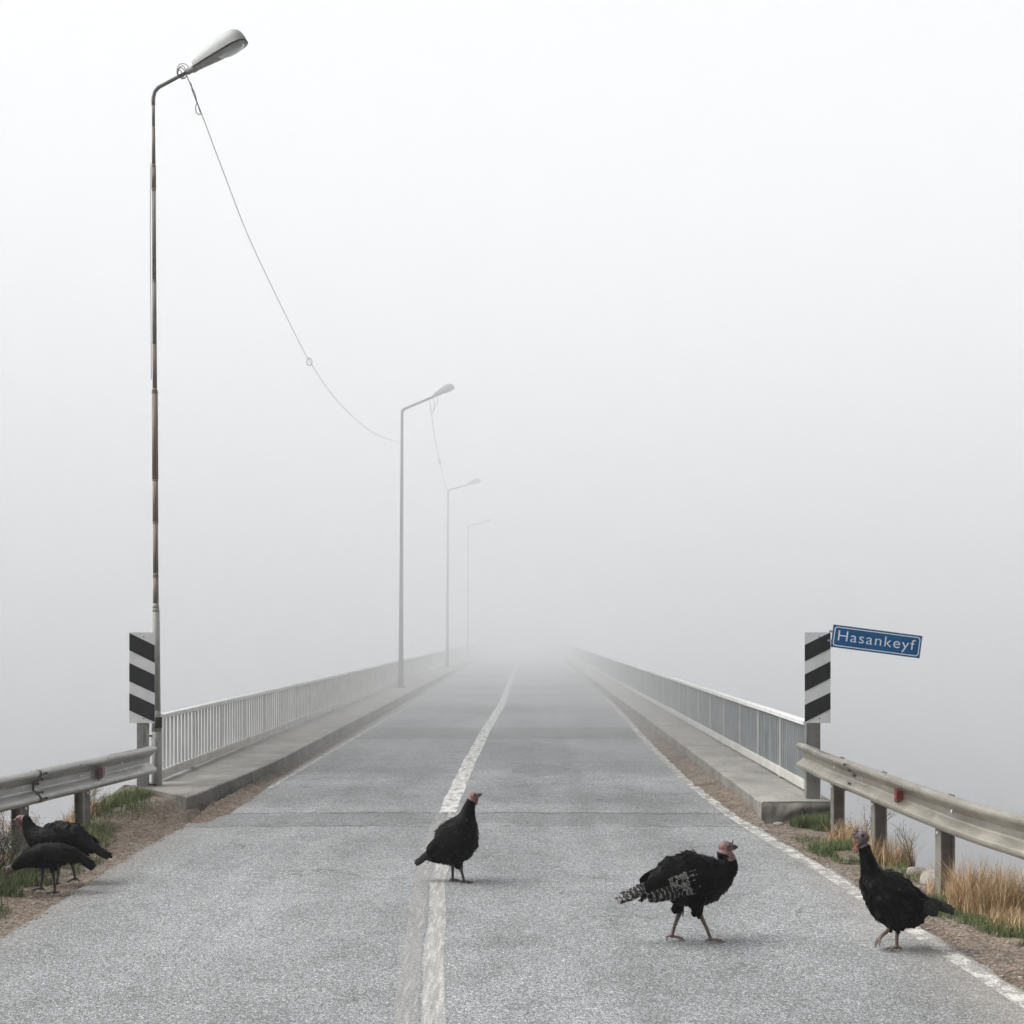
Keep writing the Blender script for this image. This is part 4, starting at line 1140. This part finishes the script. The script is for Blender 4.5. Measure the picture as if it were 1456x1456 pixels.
    if snood:
        bm = bmesh.new(); c = hc + bd * hr * 1.0 + hup * hr * .42
        tube(bm, [c - bd * .004, c + hup * hr * .35 + bd * .003, c + hup * hr * snood + bd * .006], [.0065, .0055, .002], 8)
        obj('snood', bm, skin, root, True)
    for sd in (-1, 1):
        bm = bmesh.new()
        ec = hc + bd * hr * .38 + hup * hr * .26
        hit = bvh.ray_cast(Vector((ec.x, sd * .3, ec.z)), Vector((0, -sd, 0)), .4)
        p = hit[0] if hit[0] is not None else ec + Vector((0, sd * hr * .7, 0))
        bmesh.ops.create_uvsphere(bm, u_segments=12, v_segments=8, radius=hr * .25, matrix=Matrix.Translation(p - Vector((0, sd * hr * .08, 0))))
        obj('eye', bm, M['eye'], root, True)
    return root

# middle bird, standing on the centre line
q2 = lambda x, y: (560 + x / 7.28, 1080 + y / 7.28)
turkey('upright black turkey with a pink head standing on the centre line, side on', 650, 1256.5, 1, 10.5, R(-8),
       [(340, 1015, 45, .95), (465, 990, 105, .9), (590, 905, 198, .82), (672, 795, 205, .80), (732, 675, 148, .84), (760, 588, 90, .88), (776, 520, 68, .9), (797, 455, 54, .9), (815, 410, 46, .9)],
       ((828, 383, 47), (917, 357), None),
       [(1, [(690, 930, 80), (691, 1040, 36), (694, 1100, 24), (715, 1180, 15), (737, 1262, 14)], 0, 1.0),
        (-1, [(600, 930, 80), (602, 1040, 34), (602, 1095, 24), (600, 1180, 15), (600, 1262, 14)], 0, 1.0)],
       ((430, 950), (212, 1078), .16, .040), ((705, 735), (400, 970), 210), M['skin_pink'], M['wattle_pink'], M['leg_grey'], None, 'plain', q2, 7.28, None, seed=3)
# walking bird with barred wing and tail
q3 = lambda x, y: (850 + x / 6.33, 1170 + y / 6.33)
turkey('walking black turkey with white barred wing and tail on the right lane', 996, 1343, 1, 8.5, R(4),
       [(470, 590, 55, 1.0), (560, 540, 120, .9), (670, 520, 185, .82), (800, 525, 228, .78), (930, 520, 225, .76), (1060, 480, 180, .78), (1150, 415, 118, .82), (1165, 350, 82, .88), (1140, 300, 68, .9), (1135, 275, 60, .9)],
       ((1152, 242, 62), (1268, 240), None),
       [(1, [(900, 640, 95), (905, 765, 34), (915, 845, 22), (970, 960, 17), (1010, 1068, 16)], 0, 1.15),
        (-1, [(760, 640, 95), (762, 765, 34), (738, 845, 22), (695, 960, 17), (672, 1052, 16)], -6, 1.1)],
       ((500, 570), (152, 690), .11, .062), ((1010, 420), (480, 590), 250), M['skin_pink'], M['wattle_red'], M['leg_brown'], 'barred', 'speckled', q3, 6.33, .75, 4200, seed=5)
# bird stepping off the verge
q4 = lambda x, y: (1170 + x / 6.33, 1150 + y / 6.33)
turkey('plump black turkey with grey head and red wattle stepping leftwards near the right edge line', 1272, 1353.5, -1, 8.3, R(10),
       [(985, 885, 45, 1.0), (905, 905, 95, .95), (785, 915, 172, .9), (640, 850, 208, .88), (535, 742, 195, .88), (455, 655, 142, .9), (415, 565, 90, .92), (395, 490, 73, .92), (372, 410, 59, .92), (360, 345, 52, .92)],
       ((340, 268, 64), (262, 238), None),
       [(1, [(640, 930, 110), (650, 1040, 45), (655, 1100, 24), (645, 1170, 17), (645, 1262, 16)], 0, 1.15),
        (-1, [(620, 940, 120), (640, 1050, 55), (635, 1105, 25), (590, 1135, 17), (545, 1168, 16)], -48, 1.1)],
       ((930, 850), (1215, 945), .10, .048), ((600, 700), (960, 880), 190), M['skin_grey'], M['wattle_red'], M['leg_brown'], 'dull_barred', 'edge', q4, 6.33, .8, 4200, seed=8)
# pair at the left verge
q7 = lambda x, y: (x / 7.28, 1120 + y / 7.28)
turkey('black turkey walking left with pink head raised, farther of the pair by the left guardrail', 92, 1257, -1, 10.50, R(-4),
       [(960, 610, 45, 1.0), (870, 575, 105, .9), (760, 550, 158, .84), (640, 545, 178, .78), (510, 550, 170, .76), (400, 530, 132, .80), (320, 465, 88, .86), (280, 400, 64, .9), (262, 350, 52, .9), (235, 322, 46, .9)],
       ((195, 335, 46), (110, 358), None),
       [(1, [(640, 640, 70), (640, 740, 40), (628, 800, 22), (615, 900, 14), (605, 995, 13)], 0, .9),
        (-1, [(710, 640, 75), (715, 730, 42), (730, 790, 22), (750, 880, 14), (765, 960, 13)], -10, .9)],
       ((900, 580), (1170, 700), .10, .045), ((560, 470), (930, 610), 180), M['skin_pink'], M['wattle_pink'], M['leg_grey'], None, 'plain', q7, 7.28, None, 3200, seed=12)
turkey('black turkey bending down to graze, nearer of the pair by the left guardrail', 70, 1269, -1, 10.12, R(3),
       [(800, 672, 36, 1.0), (720, 672, 75, .95), (620, 680, 105, .92), (500, 690, 118, .9), (390, 705, 115, .9), (300, 730, 95, .9), (230, 765, 70, .9), (180, 795, 54, .9), (150, 815, 46, .9), (135, 825, 42, .9)],
       ((112, 838, 42), (42, 812), None),
       [(1, [(540, 700, 65), (550, 800, 30), (560, 860, 22), (575, 960, 14), (580, 1072, 13)], 0, .95),
        (-1, [(430, 720, 65), (435, 810, 30), (432, 860, 22), (425, 950, 14), (412, 1050, 13)], 0, .95)],
       ((740, 650), (990, 805), .10, .042), ((410, 660), (760, 690), 130), M['skin_grey'], M['wattle_red'], M['leg_grey'], None, 'plain', q7, 7.28, None, 3000, seed=15)

# ------------------------------------------------------------------ air
def airbox(name, lo, hi, dens, label, cat):
    bm = bmesh.new()
    box(bm, [(a + b) / 2 for a, b in zip(lo, hi)], [b - a for a, b in zip(lo, hi)])
    return tag(obj(name, bm, m_air(name + '_air', dens)), label, cat, kind='stuff')
airbox('haze', (-430, -70, WATER_Z - 3.5), (430, 500, 12), .0011, 'thin pale mist filling the air over road and water', 'haze')
airbox('fog_bank', (-425, 17.4, WATER_Z - 1.5), (425, 490, 44), .032, 'dense white fog bank swallowing the far end of the bridge', 'fog')

# ------------------------------------------------------------------ sky, sun, camera
SUN_EL, SUN_AZ = R(46), R(-82)       # azimuth from +Y, negative = to the left
w = bpy.data.worlds.new('World'); sc.world = w; w.use_nodes = True
t = w.node_tree; bg = t.nodes['Background']
sky = t.nodes.new('ShaderNodeTexSky'); sky.sky_type = 'NISHITA'; sky.sun_disc = False
sky.sun_elevation = SUN_EL; sky.sun_rotation = SUN_AZ; sky.air_density = 1.2; sky.dust_density = 9; sky.ozone_density = 1.0
hs = t.nodes.new('ShaderNodeHueSaturation'); hs.inputs['Saturation'].default_value = .08
t.links.new(sky.outputs[0], hs.inputs['Color']); t.links.new(hs.outputs[0], bg.inputs['Color'])
bg.inputs['Strength'].default_value = .06
sd = bpy.data.lights.new('sun', 'SUN'); sd.energy = 1.5; sd.angle = R(70); sd.color = (1.0, .968, .925)
so = bpy.data.objects.new('sun', sd); col.objects.link(so)
v = Vector((math.sin(SUN_AZ) * math.cos(SUN_EL), math.cos(SUN_AZ) * math.cos(SUN_EL), math.sin(SUN_EL)))
so.rotation_euler = v.to_track_quat('Z', 'Y').to_euler()

cd = bpy.data.cameras.new('camera'); co = bpy.data.objects.new('camera', cd); col.objects.link(co)
co.location = (0, 0, H); co.rotation_euler = (R(90), 0, 0)
cd.sensor_width = 36; cd.lens = F / 1456 * 36
cd.shift_x = (728 - CX) / 1456; cd.shift_y = (CY - 728) / 1456
cd.clip_start = .05; cd.clip_end = 3000
sc.camera = co
sc.view_settings.view_transform = 'Standard'; sc.view_settings.look = 'None'; sc.view_settings.gamma = 1.0
sc.view_settings.exposure = 1.46
cy = sc.cycles
cy.max_bounces = 28; cy.volume_bounces = 24; cy.diffuse_bounces = 4; cy.transparent_max_bounces = 24
cy.use_denoising = True
